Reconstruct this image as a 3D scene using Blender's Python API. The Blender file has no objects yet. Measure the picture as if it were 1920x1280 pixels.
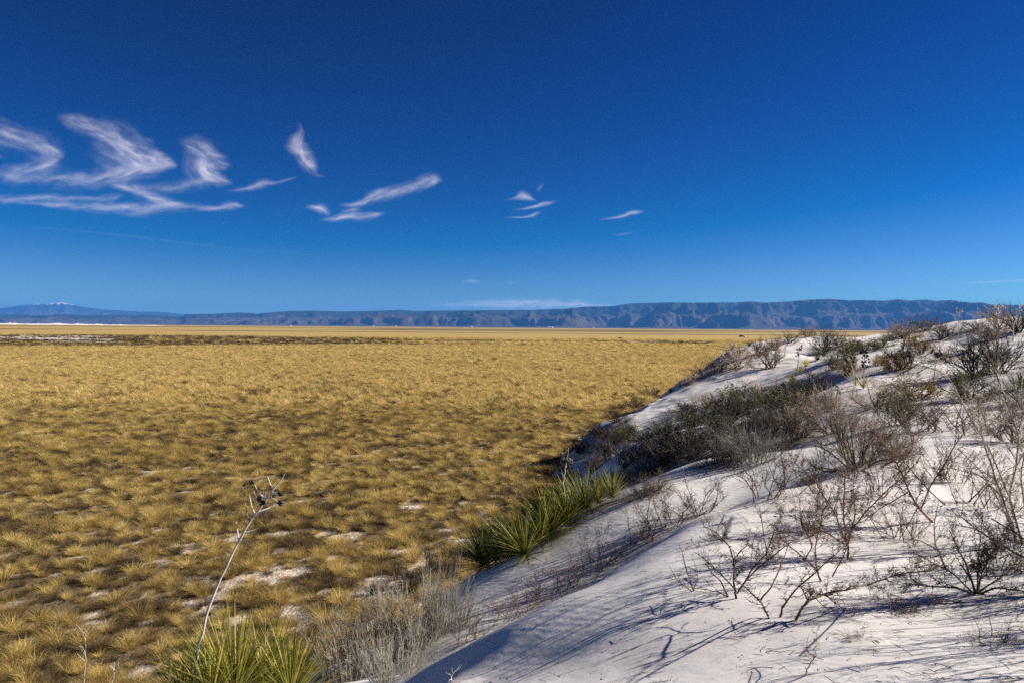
import bpy, math, random
import numpy as np
from mathutils import Vector, Matrix

random.seed(7)
rng = np.random.default_rng(7)
SC = bpy.context.scene
COL = SC.collection
R = math.radians

# ------------------------------------------------------------------ camera
F = 1920 * 28.0 / 36.0
EYE = np.array([0.0, 0.0, 6.0])
PITCH = math.atan(26.0 / F)
ROLL = R(0.45)
fw = np.array([0, math.cos(PITCH), -math.sin(PITCH)])
r0 = np.array([1.0, 0, 0]); u0 = np.array([0, math.sin(PITCH), math.cos(PITCH)])
rt = r0 * math.cos(ROLL) + u0 * math.sin(ROLL)
up = -r0 * math.sin(ROLL) + u0 * math.cos(ROLL)
cd = bpy.data.cameras.new('camera'); cam = bpy.data.objects.new('camera', cd); COL.objects.link(cam)
cd.lens = 28; cd.sensor_width = 36; cd.clip_start = 0.05; cd.clip_end = 600000
M = Matrix(((rt[0], up[0], -fw[0], EYE[0]), (rt[1], up[1], -fw[1], EYE[1]), (rt[2], up[2], -fw[2], EYE[2]), (0, 0, 0, 1)))
cam.matrix_world = M
SC.camera = cam

# ------------------------------------------------------------------ sky and sun
SUN_EL, SUN_AZ = 28.0, 79.0          # degrees; azimuth clockwise from the viewing direction (+Y)
W = bpy.data.worlds.new('World'); SC.world = W; W.use_nodes = True
nt = W.node_tree; nt.nodes.clear()
sky = nt.nodes.new('ShaderNodeTexSky'); sky.sky_type = 'NISHITA'; sky.sun_disc = False
sky.sun_elevation = R(SUN_EL); sky.sun_rotation = R(SUN_AZ)
sky.altitude = 1300; sky.air_density = 0.8; sky.dust_density = 0.05; sky.ozone_density = 4.5
EXPOSURE = 0.95
# response of the photograph (deep polarised blue), the same function of the sky's own radiance everywhere
spx = nt.nodes.new('ShaderNodeSeparateColor'); cmb = nt.nodes.new('ShaderNodeCombineColor'); nt.links.new(sky.outputs[0], spx.inputs[0])
def wm(op, a, b_):
    m = nt.nodes.new('ShaderNodeMath'); m.operation = op; nt.links.new(a, m.inputs[0]); m.inputs[1].default_value = b_; return m.outputs[0]
KOUT = 2 ** -EXPOSURE / 0.1
rr = wm('MULTIPLY', wm('MAXIMUM', wm('SUBTRACT', wm('MULTIPLY', spx.outputs[0], .075), .15), 0.0005), 1.15 * KOUT)
gg = wm('MULTIPLY', wm('POWER', wm('MULTIPLY', spx.outputs[1], .075), 2.15), 2.5 * KOUT)
bb_ = wm('MULTIPLY', wm('POWER', wm('MULTIPLY', spx.outputs[2], .075), 1.8), 1.95 * KOUT)
for i_, x_ in enumerate((rr, gg, bb_)): nt.links.new(x_, cmb.inputs[i_])
bg = nt.nodes.new('ShaderNodeBackground'); bg.inputs[1].default_value = 0.1
wo = nt.nodes.new('ShaderNodeOutputWorld')
nt.links.new(cmb.outputs[0], bg.inputs[0]); nt.links.new(bg.outputs[0], wo.inputs[0])

sl = bpy.data.lights.new('sun', 'SUN'); sl.energy = 5.0; sl.angle = R(0.5); sl.color = (1.0, 0.93, 0.84)
so = bpy.data.objects.new('sun', sl); COL.objects.link(so)
sd = Vector((math.sin(R(SUN_AZ)) * math.cos(R(SUN_EL)), math.cos(R(SUN_AZ)) * math.cos(R(SUN_EL)), math.sin(R(SUN_EL))))
so.rotation_euler = sd.to_track_quat('Z', 'Y').to_euler(); so.location = (60, 10, 60)

vs = SC.view_settings; vs.view_transform = 'Standard'; vs.look = 'None'; vs.gamma = 1; vs.use_curve_mapping = False
vs.exposure = EXPOSURE
SC.cycles.max_bounces = 6; SC.cycles.diffuse_bounces = 3; SC.cycles.transparent_max_bounces = 24
SC.cycles.transmission_bounces = 3; SC.cycles.volume_bounces = 0
SC.cycles.use_denoising = False; SC.cycles.use_adaptive_sampling = False

# ------------------------------------------------------------------ helpers
def ray(u, v):
    return rt * (u - 960) / F + up * (640 - v) / F + fw
def P(u, v, y):
    """point on the sight line (u, v) at distance y ahead"""
    d = ray(u, v); return EYE + d * (y / d[1])

def hashn(ix, iy, seed):
    h = (ix.astype(np.int64) * 374761393 + iy.astype(np.int64) * 668265263 + seed * 144665) & 0xffffffff
    h = ((h ^ (h >> 13)) * 1274126177) & 0xffffffff
    h = (h ^ (h >> 16)) & 0xffffffff
    return h / 4294967295.0
def vnoise(x, y, seed=0):
    ix = np.floor(x); iy = np.floor(y); fx = x - ix; fy = y - iy
    fx = fx * fx * fx * (fx * (fx * 6 - 15) + 10); fy = fy * fy * fy * (fy * (fy * 6 - 15) + 10)
    a = hashn(ix, iy, seed); b = hashn(ix + 1, iy, seed); c = hashn(ix, iy + 1, seed); d = hashn(ix + 1, iy + 1, seed)
    return (a + (b - a) * fx) * (1 - fy) + (c + (d - c) * fx) * fy
def fbm(x, y, o=4, seed=0, gain=0.5):
    s = 0; a = 1; t = 0
    for i in range(o):
        s = s + a * (vnoise(x, y, seed + i * 17) - 0.5) * 2; t += a; a *= gain
        x, y = (x * 0.8 - y * 0.6) * 2.03 + 11.3, (x * 0.6 + y * 0.8) * 2.03 - 7.7
    return s / t
def sstep(a, b, x):
    t = np.clip((x - a) / (b - a), 0, 1); return t * t * (3 - 2 * t)

class Geo:
    """collects quads"""
    def __init__(s): s.v = []; s.f = []; s.n = 0; s.uv = []
    def add(s, v, f):
        s.v.append(np.asarray(v, float)); s.f.append(np.asarray(f, int) + s.n); s.n += len(v)
    def tube(s, pts, rad, k=3):
        pts = np.asarray(pts, float); n = len(pts)
        rad = np.broadcast_to(np.asarray(rad, float), (n,))
        t = np.gradient(pts, axis=0); t /= np.linalg.norm(t, axis=1)[:, None] + 1e-9
        ref = np.array([0.3, 0.2, 1.0]) if abs(t[0][2]) < 0.8 else np.array([1.0, 0.3, 0.1])
        a = np.cross(t, ref); a /= np.linalg.norm(a, axis=1)[:, None] + 1e-9
        b = np.cross(t, a)
        an = np.arange(k) * 2 * math.pi / k
        ring = pts[:, None, :] + rad[:, None, None] * (a[:, None, :] * np.cos(an)[None, :, None] + b[:, None, :] * np.sin(an)[None, :, None])
        i = np.arange(n - 1)[:, None] * k; j = np.arange(k)[None, :]; j2 = (j + 1) % k
        f = np.stack([i + j, i + j2, i + k + j2, i + k + j], -1).reshape(-1, 4)
        s.add(ring.reshape(-1, 3), f)
    def blade(s, pts, wid, side, fold=0.0):
        """strip of quads; side = width direction; fold lifts the edges into a V"""
        pts = np.asarray(pts, float); n = len(pts)
        wid = np.asarray(wid, float)[:, None]; side = np.asarray(side, float); side = side / (np.linalg.norm(side) + 1e-9)
        t = np.gradient(pts, axis=0); t /= np.linalg.norm(t, axis=1)[:, None] + 1e-9
        nrm = np.cross(t, side[None, :])
        if fold:
            L = pts - side * wid * .5 + nrm * wid * fold; Rr = pts + side * wid * .5 + nrm * wid * fold
            v = np.stack([L, pts, Rr], 1).reshape(-1, 3)
            i = np.arange(n - 1) * 3
            f = np.concatenate([np.stack([i, i + 1, i + 4, i + 3], -1), np.stack([i + 1, i + 2, i + 5, i + 4], -1)])
        else:
            L = pts - side * wid * .5; Rr = pts + side * wid * .5
            v = np.stack([L, Rr], 1).reshape(-1, 3); i = np.arange(n - 1) * 2
            f = np.stack([i, i + 1, i + 3, i + 2], -1)
        s.add(v, f)
    def mesh(s, name, mat=None, smooth=False):
        me = bpy.data.meshes.new(name)
        if s.v:
            v = np.concatenate(s.v); f = np.concatenate(s.f)
            me.vertices.add(len(v)); me.vertices.foreach_set('co', v.astype(np.float32).ravel())
            me.loops.add(len(f) * 4); me.polygons.add(len(f))
            me.loops.foreach_set('vertex_index', f.astype(np.int32).ravel())
            me.polygons.foreach_set('loop_start', (np.arange(len(f)) * 4).astype(np.int32))
            if smooth: me.polygons.foreach_set('use_smooth', np.ones(len(f), bool))
            me.update(calc_edges=True)
        if mat: me.materials.append(mat)
        return me

def link(name, me, parent=None, loc=None, kind=None, label=None, cat=None, group=None):
    o = bpy.data.objects.new(name, me); COL.objects.link(o)
    if parent: o.parent = parent
    if loc is not None: o.location = loc
    if kind: o['kind'] = kind
    if label: o['label'] = label
    if cat: o['category'] = cat
    if group: o['group'] = group
    return o
def kids(o):
    return CH.get(o.name, [])
CH = {}
def part(name, me, parent, kind=None, label=None):
    o = link(name, me, parent, kind=kind, label=label)
    CH.setdefault(parent.name, []).append(o)
    return o
def copy_tree(o, parent=None):
    c = o.copy(); COL.objects.link(c)
    if parent:
        c.parent = parent; CH.setdefault(parent.name, []).append(c)
    for ch in list(kids(o)): copy_tree(ch, c)
    return c

def grid_mesh(name, X, Y, Z, mat=None, smooth=True):
    ny, nx = Z.shape
    v = np.stack([X, Y, Z], -1).reshape(-1, 3)
    i = np.arange(ny - 1)[:, None] * nx; j = np.arange(nx - 1)[None, :]
    f = np.stack([i + j, i + j + 1, i + nx + j + 1, i + nx + j], -1).reshape(-1, 4)
    g = Geo(); g.add(v, f)
    return g.mesh(name, mat, smooth)
def vattr(me, name, arr):
    a = me.attributes.new(name, 'FLOAT', 'POINT'); a.data.foreach_set('value', np.asarray(arr, np.float32).ravel())

# ------------------------------------------------------------------ materials
def mat(name, rough=0.9):
    m = bpy.data.materials.new(name); m.use_nodes = True
    n = m.node_tree.nodes; b = n['Principled BSDF']; b.inputs['Roughness'].default_value = rough
    b.inputs['Specular IOR Level'].default_value = 0.2
    return m, m.node_tree, b
def noise(nt, scale, detail=4, rough=0.55, vec=None, dim='3D'):
    n = nt.nodes.new('ShaderNodeTexNoise'); n.inputs['Scale'].default_value = scale
    n.inputs['Detail'].default_value = detail; n.inputs['Roughness'].default_value = rough
    if vec: nt.links.new(vec, n.inputs['Vector'])
    return n
def ramp(nt, fac, stops):
    r = nt.nodes.new('ShaderNodeValToRGB'); e = r.color_ramp.elements
    while len(e) < len(stops): e.new(0.5)
    for i, (p, c) in enumerate(stops):
        e[i].position = p; e[i].color = (*c, 1) if len(c) == 3 else c
    nt.links.new(fac, r.inputs[0]); return r
def mixc(nt, fac, a, b, mode='MIX'):
    m = nt.nodes.new('ShaderNodeMix'); m.data_type = 'RGBA'; m.blend_type = mode
    if isinstance(fac, (int, float)): m.inputs[0].default_value = fac
    else: nt.links.new(fac, m.inputs[0])
    for k, x in ((6, a), (7, b)):
        if isinstance(x, tuple): m.inputs[k].default_value = (*x, 1)
        else: nt.links.new(x, m.inputs[k])
    return m.outputs[2]
def mathn(nt, op, a, b=0.0, clamp=False):
    m = nt.nodes.new('ShaderNodeMath'); m.operation = op; m.use_clamp = clamp
    for k, x in ((0, a), (1, b)):
        if isinstance(x, (int, float)): m.inputs[k].default_value = x
        else: nt.links.new(x, m.inputs[k])
    return m.outputs[0]
def geo_pos(nt): return nt.nodes.new('ShaderNodeNewGeometry').outputs['Position']
def attr(nt, name, kind='GEOMETRY'):
    a = nt.nodes.new('ShaderNodeAttribute'); a.attribute_name = name; a.attribute_type = kind; return a.outputs['Fac']
def bump(nt, h, strength, dist, prev=None):
    b = nt.nodes.new('ShaderNodeBump'); b.inputs['Strength'].default_value = strength; b.inputs['Distance'].default_value = dist
    nt.links.new(h, b.inputs['Height'])
    if prev: nt.links.new(prev, b.inputs['Normal'])
    return b.outputs[0]

def plant_mat(name, stops, scale=9, rough=0.8, transl=0.0, rand=0.35, bumpy=0.0):
    """colour varies inside the plant (noise on the object) and from plant to plant"""
    m, nt, b = mat(name, rough)
    tc = nt.nodes.new('ShaderNodeTexCoord'); oi = nt.nodes.new('ShaderNodeObjectInfo')
    n = noise(nt, scale, 3, 0.6, tc.outputs['Object'])
    f = mathn(nt, 'ADD', n.outputs[0], mathn(nt, 'MULTIPLY', mathn(nt, 'SUBTRACT', oi.outputs['Random'], 0.5), rand))
    c = ramp(nt, f, stops)
    nt.links.new(c.outputs[0], b.inputs['Base Color'])
    if transl:
        t = nt.nodes.new('ShaderNodeBsdfTranslucent'); nt.links.new(c.outputs[0], t.inputs[0])
        mx = nt.nodes.new('ShaderNodeMixShader'); mx.inputs[0].default_value = transl
        nt.links.new(b.outputs[0], mx.inputs[1]); nt.links.new(t.outputs[0], mx.inputs[2])
        nt.links.new(mx.outputs[0], nt.nodes['Material Output'].inputs[0])
    return m
M_BARK = plant_mat('reddish_bark', [(.3, (.045, .026, .018)), (.5, (.11, .062, .04)), (.72, (.22, .15, .11))], 14)
M_TWIG = plant_mat('twig', [(.3, (.06, .04, .03)), (.5, (.15, .10, .07)), (.72, (.32, .25, .19))], 12)
M_PALE = plant_mat('pale_bark', [(.3, (.16, .12, .09)), (.5, (.33, .27, .20)), (.72, (.55, .48, .40))], 10)
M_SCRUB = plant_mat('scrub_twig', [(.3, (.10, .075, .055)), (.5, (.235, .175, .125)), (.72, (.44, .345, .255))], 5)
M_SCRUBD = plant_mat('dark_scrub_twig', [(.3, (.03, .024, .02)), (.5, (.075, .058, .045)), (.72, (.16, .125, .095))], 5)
M_SAGE = plant_mat('grey_twig', [(.3, (.22, .195, .155)), (.5, (.42, .385, .31)), (.72, (.64, .60, .50))], 6, transl=.2)
M_GOLD = plant_mat('golden_twig', [(.3, (.13, .075, .02)), (.5, (.28, .18, .05)), (.72, (.45, .30, .08))], 5, transl=.15)
M_OLIVE = plant_mat('olive_twig', [(.3, (.045, .045, .022)), (.5, (.12, .112, .05)), (.72, (.26, .23, .11))], 5, transl=.1)
M_LEAF = plant_mat('yucca_leaf', [(.25, (.06, .08, .008)), (.42, (.18, .21, .018)), (.58, (.38, .36, .04)), (.78, (.58, .46, .12))], 3, .4, .32, rand=.7)
M_LEAFD = plant_mat('dark_yucca_leaf', [(.3, (.022, .034, .006)), (.5, (.06, .085, .012)), (.72, (.15, .16, .03))], 3, .5, .08, rand=.5)
M_DRY = plant_mat('dry_leaf', [(.3, (.22, .14, .06)), (.5, (.42, .31, .17)), (.72, (.6, .5, .33))], 4, .7, .1)
M_STALK = plant_mat('dry_stalk', [(.30, (.16, .13, .11)), (.40, (.50, .44, .38)), (.7, (.72, .66, .58))], 11)
M_POD = plant_mat('seed_pod', [(.3, (.02, .018, .018)), (.5, (.05, .045, .043)), (.72, (.14, .12, .11))], 40, .6)
M_POD2 = plant_mat('pod_lining', [(.3, (.16, .13, .11)), (.6, (.38, .33, .29))], 40, .7)
M_BROWNLEAF = plant_mat('withered_leaf', [(.3, (.12, .04, .015)), (.5, (.24, .09, .025)), (.72, (.36, .17, .06))], 8, .7, .2)

def grass_mat(name, stops, transl=.25):
    m, nt, b = mat(name, .75)
    oi = nt.nodes.new('ShaderNodeObjectInfo'); pos = geo_pos(nt)
    big = noise(nt, .045, 3, .55, pos); sm = noise(nt, 2.2, 2, .5, pos)
    f = mathn(nt, 'ADD', mathn(nt, 'MULTIPLY', oi.outputs['Random'], .42), mathn(nt, 'MULTIPLY', big.outputs[0], .5))
    f = mathn(nt, 'ADD', f, mathn(nt, 'MULTIPLY', mathn(nt, 'SUBTRACT', sm.outputs[0], .5), .5))
    c = ramp(nt, f, stops)
    nt.links.new(c.outputs[0], b.inputs['Base Color'])
    t = nt.nodes.new('ShaderNodeBsdfTranslucent'); nt.links.new(c.outputs[0], t.inputs[0])
    mx = nt.nodes.new('ShaderNodeMixShader'); mx.inputs[0].default_value = transl
    nt.links.new(b.outputs[0], mx.inputs[1]); nt.links.new(t.outputs[0], mx.inputs[2])
    nt.links.new(mx.outputs[0], nt.nodes['Material Output'].inputs[0])
    return m
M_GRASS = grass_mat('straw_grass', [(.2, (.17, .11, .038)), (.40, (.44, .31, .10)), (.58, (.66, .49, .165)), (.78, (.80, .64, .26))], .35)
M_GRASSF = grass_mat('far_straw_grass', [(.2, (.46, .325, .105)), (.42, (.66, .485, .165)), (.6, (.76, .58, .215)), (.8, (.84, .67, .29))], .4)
M_GRASSD = grass_mat('brown_grass', [(.2, (.05, .036, .02)), (.5, (.13, .085, .038)), (.8, (.26, .17, .07))], .15)

def sand_mat():
    m, nt, b = mat('gypsum_sand', .95)
    pos = geo_pos(nt)
    n1 = noise(nt, .7, 4, .6, pos); n2 = noise(nt, 260, 2, .6, pos); n3 = noise(nt, 9, 5, .62, pos)
    c = ramp(nt, n1.outputs[0], [(.3, (.66, .625, .595)), (.55, (.73, .70, .675)), (.8, (.78, .75, .73))])
    c2 = ramp(nt, n3.outputs[0], [(.3, (.90, .88, .86)), (.6, (1, 1, 1))])
    cc = mixc(nt, 1.0, c.outputs[0], c2.outputs[0], 'MULTIPLY')
    # sparse plant litter
    lt = noise(nt, 34, 3, .7, pos); lm = noise(nt, .55, 3, .6, pos)
    lf = mathn(nt, 'MULTIPLY', ramp(nt, lt.outputs[0], [(.66, (0, 0, 0)), (.72, (1, 1, 1))]).outputs[0],
               ramp(nt, lm.outputs[0], [(.50, (0, 0, 0)), (.62, (.6, .6, .6))]).outputs[0])
    cc = mixc(nt, lf, cc, (.32, .26, .20))
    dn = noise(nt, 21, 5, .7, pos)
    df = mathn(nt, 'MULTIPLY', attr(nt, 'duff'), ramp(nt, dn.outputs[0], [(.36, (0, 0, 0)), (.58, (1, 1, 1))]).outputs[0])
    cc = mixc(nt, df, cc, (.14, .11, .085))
    nt.links.new(cc, b.inputs['Base Color'])
    # faint wind ripples, broken by noise, and grain
    mp = nt.nodes.new('ShaderNodeMapping'); mp.inputs['Rotation'].default_value = (0, 0, R(-35)); nt.links.new(pos, mp.inputs[0])
    wv = nt.nodes.new('ShaderNodeTexWave'); wv.inputs['Scale'].default_value = 3.2; wv.inputs['Distortion'].default_value = 5.5
    wv.inputs['Detail'].default_value = 2.5; wv.inputs['Detail Scale'].default_value = 1.6; nt.links.new(mp.outputs[0], wv.inputs[0])
    wm = mathn(nt, 'MULTIPLY', wv.outputs[1], ramp(nt, n1.outputs[0], [(.42, (0, 0, 0)), (.6, (1, 1, 1))]).outputs[0])
    h = bump(nt, wm, .16, .008)
    h = bump(nt, n3.outputs[0], .14, .03, h)
    h = bump(nt, n2.outputs[0], .35, .002, h)
    nt.links.new(h, b.inputs['Normal'])
    return m
M_SAND = sand_mat()

# ------------------------------------------------------------------ dune height field
C = []   # control points (x, y, z)
def c(u, v, y): C.append(P(u, v, y))
def w(x, y, z): C.append(np.array([x, y, z], float))
# near lobe: crest line, then its face towards the viewer
for a in [(690,1283,9.0),(750,1260,8.1),(843,1228,7.3),(950,1180,6.6),(1080,1112,7.2),(1200,1035,8.3),(1300,972,9.0),(1430,925,9.8),(1600,880,10.8),(1750,838,12.0),(1850,826,12.6),(1930,826,13)]: c(*a)
for a in [(905,1280,5.6),(1050,1280,4.75),(1200,1280,4.35),(1500,1280,3.9),(1900,1280,3.5),(1150,1180,5.6),(1300,1100,6.2),(1450,1180,4.95),(1600,1100,5.9),(1750,1180,4.7),(1900,1100,5.5),(1400,1010,7.9),(1560,970,8.5),(1700,950,8.9),(1850,900,10.3)]: c(*a)
# valley between the two lobes
for a in [(760,1235,9.3),(870,1180,9.6),(1000,1118,10.2),(1130,1035,11.0),(1250,950,12.0),(1400,898,12.9)]: c(*a)
w(.6,8.9,2.75); w(1.6,10,2.95); w(-.9,8.1,2.40); w(-1.1,6.3,2.80); w(-.45,5.7,3.42); w(-.8,6.0,3.10); w(3.2,11.4,3.4)
# second lobe crest
for a in [(870,1088,13.3),(960,1045,13.2),(1050,985,13.2),(1090,955,13.3),(1150,925,13.6),(1230,893,14.1),(1300,868,14.6),(1345,861,15.0),(1420,857,15.4),(1500,850,16.0)]: c(*a)
w(-2.1,13.6,.2); w(-1.4,15.6,-.3); w(0.2,17,-.3); w(1.3,19.5,-.35); w(1.5,16.6,1.1); w(2.9,17.5,1.9); w(4.0,18.2,2.0); w(5.6,19,2.6); w(.6,15.4,1.0)
# hollow behind it
for a in [(1090,905,27),(1150,862,26),(1200,850,24),(1280,822,24),(1400,800,24.5),(1500,780,24),(1600,775,21),(1700,775,20),(1800,780,18.5),(1900,765,20),(1650,800,17)]: c(*a)
w(.8,23,-.3); w(1.9,30.5,-.2); w(2.2,25,.2)
# third spur
for a in [(1066,872,32.5),(1100,834,34.5),(1200,770,40),(1290,712,45.5),(1380,660,52),(1412,645,56),(1500,633,61),(1560,642,58)]: c(*a)
for a in [(1250,762,37.5),(1350,730,39),(1450,705,40),(1480,680,44),(1300,785,32),(1400,745,33),(1450,664,47),(1525,674,46)]: c(*a)
w(17.5,51,3.75); w(14.5,50,3.9)
w(1.0,33,-.6); w(0,30,-.6); w(.9,28,-.6); w(1.5,31.5,-.5); w(2.5,37,-.4); w(6,46,-.4); w(10,55,-.4); w(14,66,-.4); w(24,85,-.4); w(38,100,-.4); w(3.0,34,-.3)
# right hand ridges
for a in [(1520,735,30),(1560,697,31),(1630,671,32.5),(1690,652,34.5),(1640,700,27.5),(1700,708,27),(1560,740,25.5)]: c(*a)
for a in [(1740,641,37.5),(1800,627,39.5),(1860,624,40.5),(1925,632,41),(1750,672,32),(1850,684,29),(1800,722,24.5),(1920,705,24)]: c(*a)
for a in [(1620,648,50),(1690,636,60),(1760,615,62),(1800,605,64),(1860,600,66),(1930,604,66)]: c(*a)
w(26,45,4.8); w(31,52,5.2)
for a in [(0,0,4.42),(-1.5,1,4.25),(-1.5,4,3.85),(-3,2,3.5),(-5,0,2.3),(-8,0,-.1),(-9,6,-.5),(-7,10,-.6),(-3.1,8.7,2.0),(-4.2,8.7,1.25),(-5.4,8.9,.1),(-3.4,10.9,.6),(-2.6,12.4,.35),(-2.1,9.9,1.8),(-4.0,5.5,2.2),(-3.0,7,2.5),(-6,4,.6),
          (10,0,4.6),(9,5,4.5),(12,8,4.6),(14,13,4.6),(20,20,5.0),(30,28,5.6),(0,-6,4.4),(15,-6,4.5),(-6,-6,2.2),(-10,-6,-.4),(5,5,4.25),(4,0,4.5),
          (45,100,3.2),(60,100,4.5),(90,90,5),(60,60,5.8),(45,45,5.9),(90,30,5.5),(60,20,5.4),(38,80,3.6),(50,125,0),(90,125,3)]: w(*a)
C = np.array(C)
def tps_fit(C):
    n = len(C); d = np.linalg.norm(C[:, None, :2] - C[None, :, :2], axis=2)
    K = np.where(d > 0, d * d * np.log(d + 1e-12), 0) + np.eye(n) * .02
    Pm = np.c_[np.ones(n), C[:, :2]]
    A = np.block([[K, Pm], [Pm.T, np.zeros((3, 3))]])
    return np.linalg.solve(A, np.r_[C[:, 2], 0, 0, 0])
TW = tps_fit(C)
def dune_base(x, y):
    sh = x.shape; x = x.ravel(); y = y.ravel(); out = np.zeros(len(x))
    for i in range(0, len(x), 20000):
        xs = x[i:i+20000]; ys = y[i:i+20000]
        d2 = (xs[:, None] - C[None, :, 0])**2 + (ys[:, None] - C[None, :, 1])**2
        out[i:i+20000] = (0.5 * d2 * np.log(d2 + 1e-12)) @ TW[:-3] + TW[-3] + TW[-2] * xs + TW[-1] * ys
    return out.reshape(sh)
def dune_h(x, y):
    x = np.asarray(x, float); y = np.asarray(y, float)
    h = dune_base(x, y)
    dist = np.hypot(x, y)
    far = sstep(12, 40, dist)
    h = h + fbm(x * .55, y * .55, 3, 3) * (.035 + .10 * far) + fbm(x * 2.1, y * 2.1, 3, 9) * .012 + fbm(x * .12, y * .12, 2, 21) * .25 * far
    # wind-scoured humps
    hm = np.clip(fbm(x * 1.1 + 5, y * 1.1, 2, 33) - .25, 0, 1)
    h = h + hm * .10 * (0.4 + far)
    # fade out at the far borders of the sheet
    e = sstep(100, 112, x) + sstep(118, 132, y) + sstep(-9.5, -12, x)
    h = h - 7 * np.clip(e, 0, 1)
    return np.maximum(h, -.8)
def height(x, y):
    return max(0.0, float(dune_h(np.array([x]), np.array([y]))[0]))
_T = np.concatenate([np.arange(3, 20, .06), np.geomspace(20, 140, 400)])
def hit(u, v):
    """where the sight line through (u, v) meets dune or plain"""
    d = ray(u, v); d = d / d[1]
    x = d[0] * _T; z = EYE[2] + d[2] * _T
    h = np.maximum(dune_h(x, _T), 0)
    k = np.nonzero(z <= h)[0]
    if len(k):
        k = k[0]; 
        if k == 0: return np.array([x[0], _T[0], h[0]])
        a0 = z[k-1] - h[k-1]; a1 = h[k] - z[k]; t = a0 / (a0 + a1 + 1e-9); y = _T[k-1] + t * (_T[k] - _T[k-1])
        return np.array([d[0] * y, y, height(d[0] * y, y)])
    y = -EYE[2] / min(d[2], -1e-4)
    return np.array([d[0] * y, y, 0.0])

def graded(segs):
    out = [np.arange(a, b, s) for a, b, s in segs]; return np.concatenate(out)
gx = np.concatenate([np.arange(-13, -4, .15), np.arange(-4, 8, .05), np.arange(8, 24, .12), np.geomspace(24, 113, 110)])
gy = np.concatenate([np.arange(-9, 2.5, .3), np.arange(2.5, 16, .055), np.arange(16, 48, .14), np.geomspace(48, 134, 150)])
GX, GY = np.meshgrid(gx, gy)
DUNE = link('dune', grid_mesh('dune', GX, GY, dune_h(GX, GY), M_SAND), kind='structure')

# ------------------------------------------------------------------ plain
def dark_band(x, y):
    """scrubby darker ground across the plain (0..1)"""
    t = x / np.maximum(y, 1)
    n = fbm(x * .012, y * .006, 4, 51) ; n2 = fbm(x * .05, y * .05, 3, 57)
    near = 205 + 70 * sstep(-.55, .1, t) + 60 * sstep(.0, .4, t) + n * 26 + n2 * 12
    farr = 430 - 40 * sstep(-.35, .1, t) - 20 * sstep(.1, .4, t) + n * 60
    b = sstep(near - 8, near + 12, y) * (1 - sstep(farr - 20, farr + 20, y))
    thin = sstep(-.35, .1, t)
    b = b * (1 - thin * (1 - sstep(-.05, .25, fbm(x * .01, y * .035, 3, 63))))
    f = sstep(-.02, .22, fbm(x * .0016, y * .0016 * 2.2, 4, 71)) * sstep(480, 700, y) * .8
    return np.clip(b + f, 0, 1)
def playa(x, y):
    t = x / np.maximum(y, 1)
    n = fbm(x * .022, y * .09, 4, 81)
    return sstep(-.08, .06, n + .12 * (1 - sstep(-.62, -.45, t))) * (1 - sstep(-.55, -.46, t)) * sstep(228, 240, y) * (1 - sstep(400, 430, y))
def bare(x, y):
    n = fbm(x * 2.2, y * 1.7, 4, 91, .62) + .24 * fbm(x * .13, y * .13, 2, 95)
    d = np.hypot(x, y)
    toe = np.exp(-((x - (-2.4 + (y - 14) * .17)) / 3.2) ** 2) * .15 * (1 - sstep(28, 60, y))
    thr = .335 - .08 * (1 - sstep(14, 30, d)) + .25 * sstep(45, 90, d) - toe
    return sstep(thr, thr + .07, n)

px = np.concatenate([-np.geomspace(700, 60000, 50)[::-1], -np.geomspace(90, 690, 130)[::-1], np.arange(-89, -36, 1.5), np.arange(-35.5, 20, .28), np.arange(21, 90, 1.5), np.geomspace(90, 690, 130), np.geomspace(700, 60000, 50)])
py = np.concatenate([-np.geomspace(300, 60000, 20)[::-1], np.arange(-295, 8, 8.), np.arange(9, 52, .28), np.arange(52.5, 90, 1.2), np.geomspace(91, 700, 240), np.geomspace(710, 72000, 130)])
PX, PY = np.meshgrid(px, py)
def plain_mat():
    m, nt, b = mat('plain_ground', .95)
    pos = geo_pos(nt)
    n1 = noise(nt, .35, 4, .6, pos); n2 = noise(nt, .9, 5, .7, pos); n3 = noise(nt, .02, 4, .6, pos); n5 = noise(nt, 12, 4, .65, pos)
    straw = ramp(nt, n2.outputs[0], [(.3, (.26, .165, .055)), (.5, (.41, .285, .095)), (.7, (.52, .38, .145))])
    straw2 = mixc(nt, mathn(nt, 'MULTIPLY', n3.outputs[0], .5), straw.outputs[0], (.45, .32, .11))
    dk = ramp(nt, n2.outputs[0], [(.35, (.05, .04, .028)), (.6, (.13, .098, .055)), (.8, (.2, .15, .08))])
    snd = ramp(nt, n5.outputs[0], [(.3, (.45, .36, .27)), (.6, (.62, .53, .43))])
    litter = ramp(nt, n5.outputs[0], [(.3, (.07, .048, .026)), (.6, (.17, .12, .06))])
    near = mixc(nt, attr(nt, 'bare'), litter.outputs[0], snd.outputs[0])
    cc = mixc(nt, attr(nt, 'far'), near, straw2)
    cc = mixc(nt, attr(nt, 'dark'), cc, dk.outputs[0])
    cc = mixc(nt, attr(nt, 'playa'), cc, (.62, .56, .50))
    nt.links.new(cc, b.inputs['Base Color'])
    h = bump(nt, n2.outputs[0], .8, .3); h = bump(nt, n5.outputs[0], .5, .02, h)
    nt.links.new(h, b.inputs['Normal'])
    return m
pm = grid_mesh('plain', PX, PY, np.zeros_like(PX), plain_mat())
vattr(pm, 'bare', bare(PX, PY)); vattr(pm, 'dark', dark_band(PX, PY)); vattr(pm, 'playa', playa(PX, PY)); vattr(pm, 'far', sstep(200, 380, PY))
link('plain', pm, kind='structure')

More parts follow.
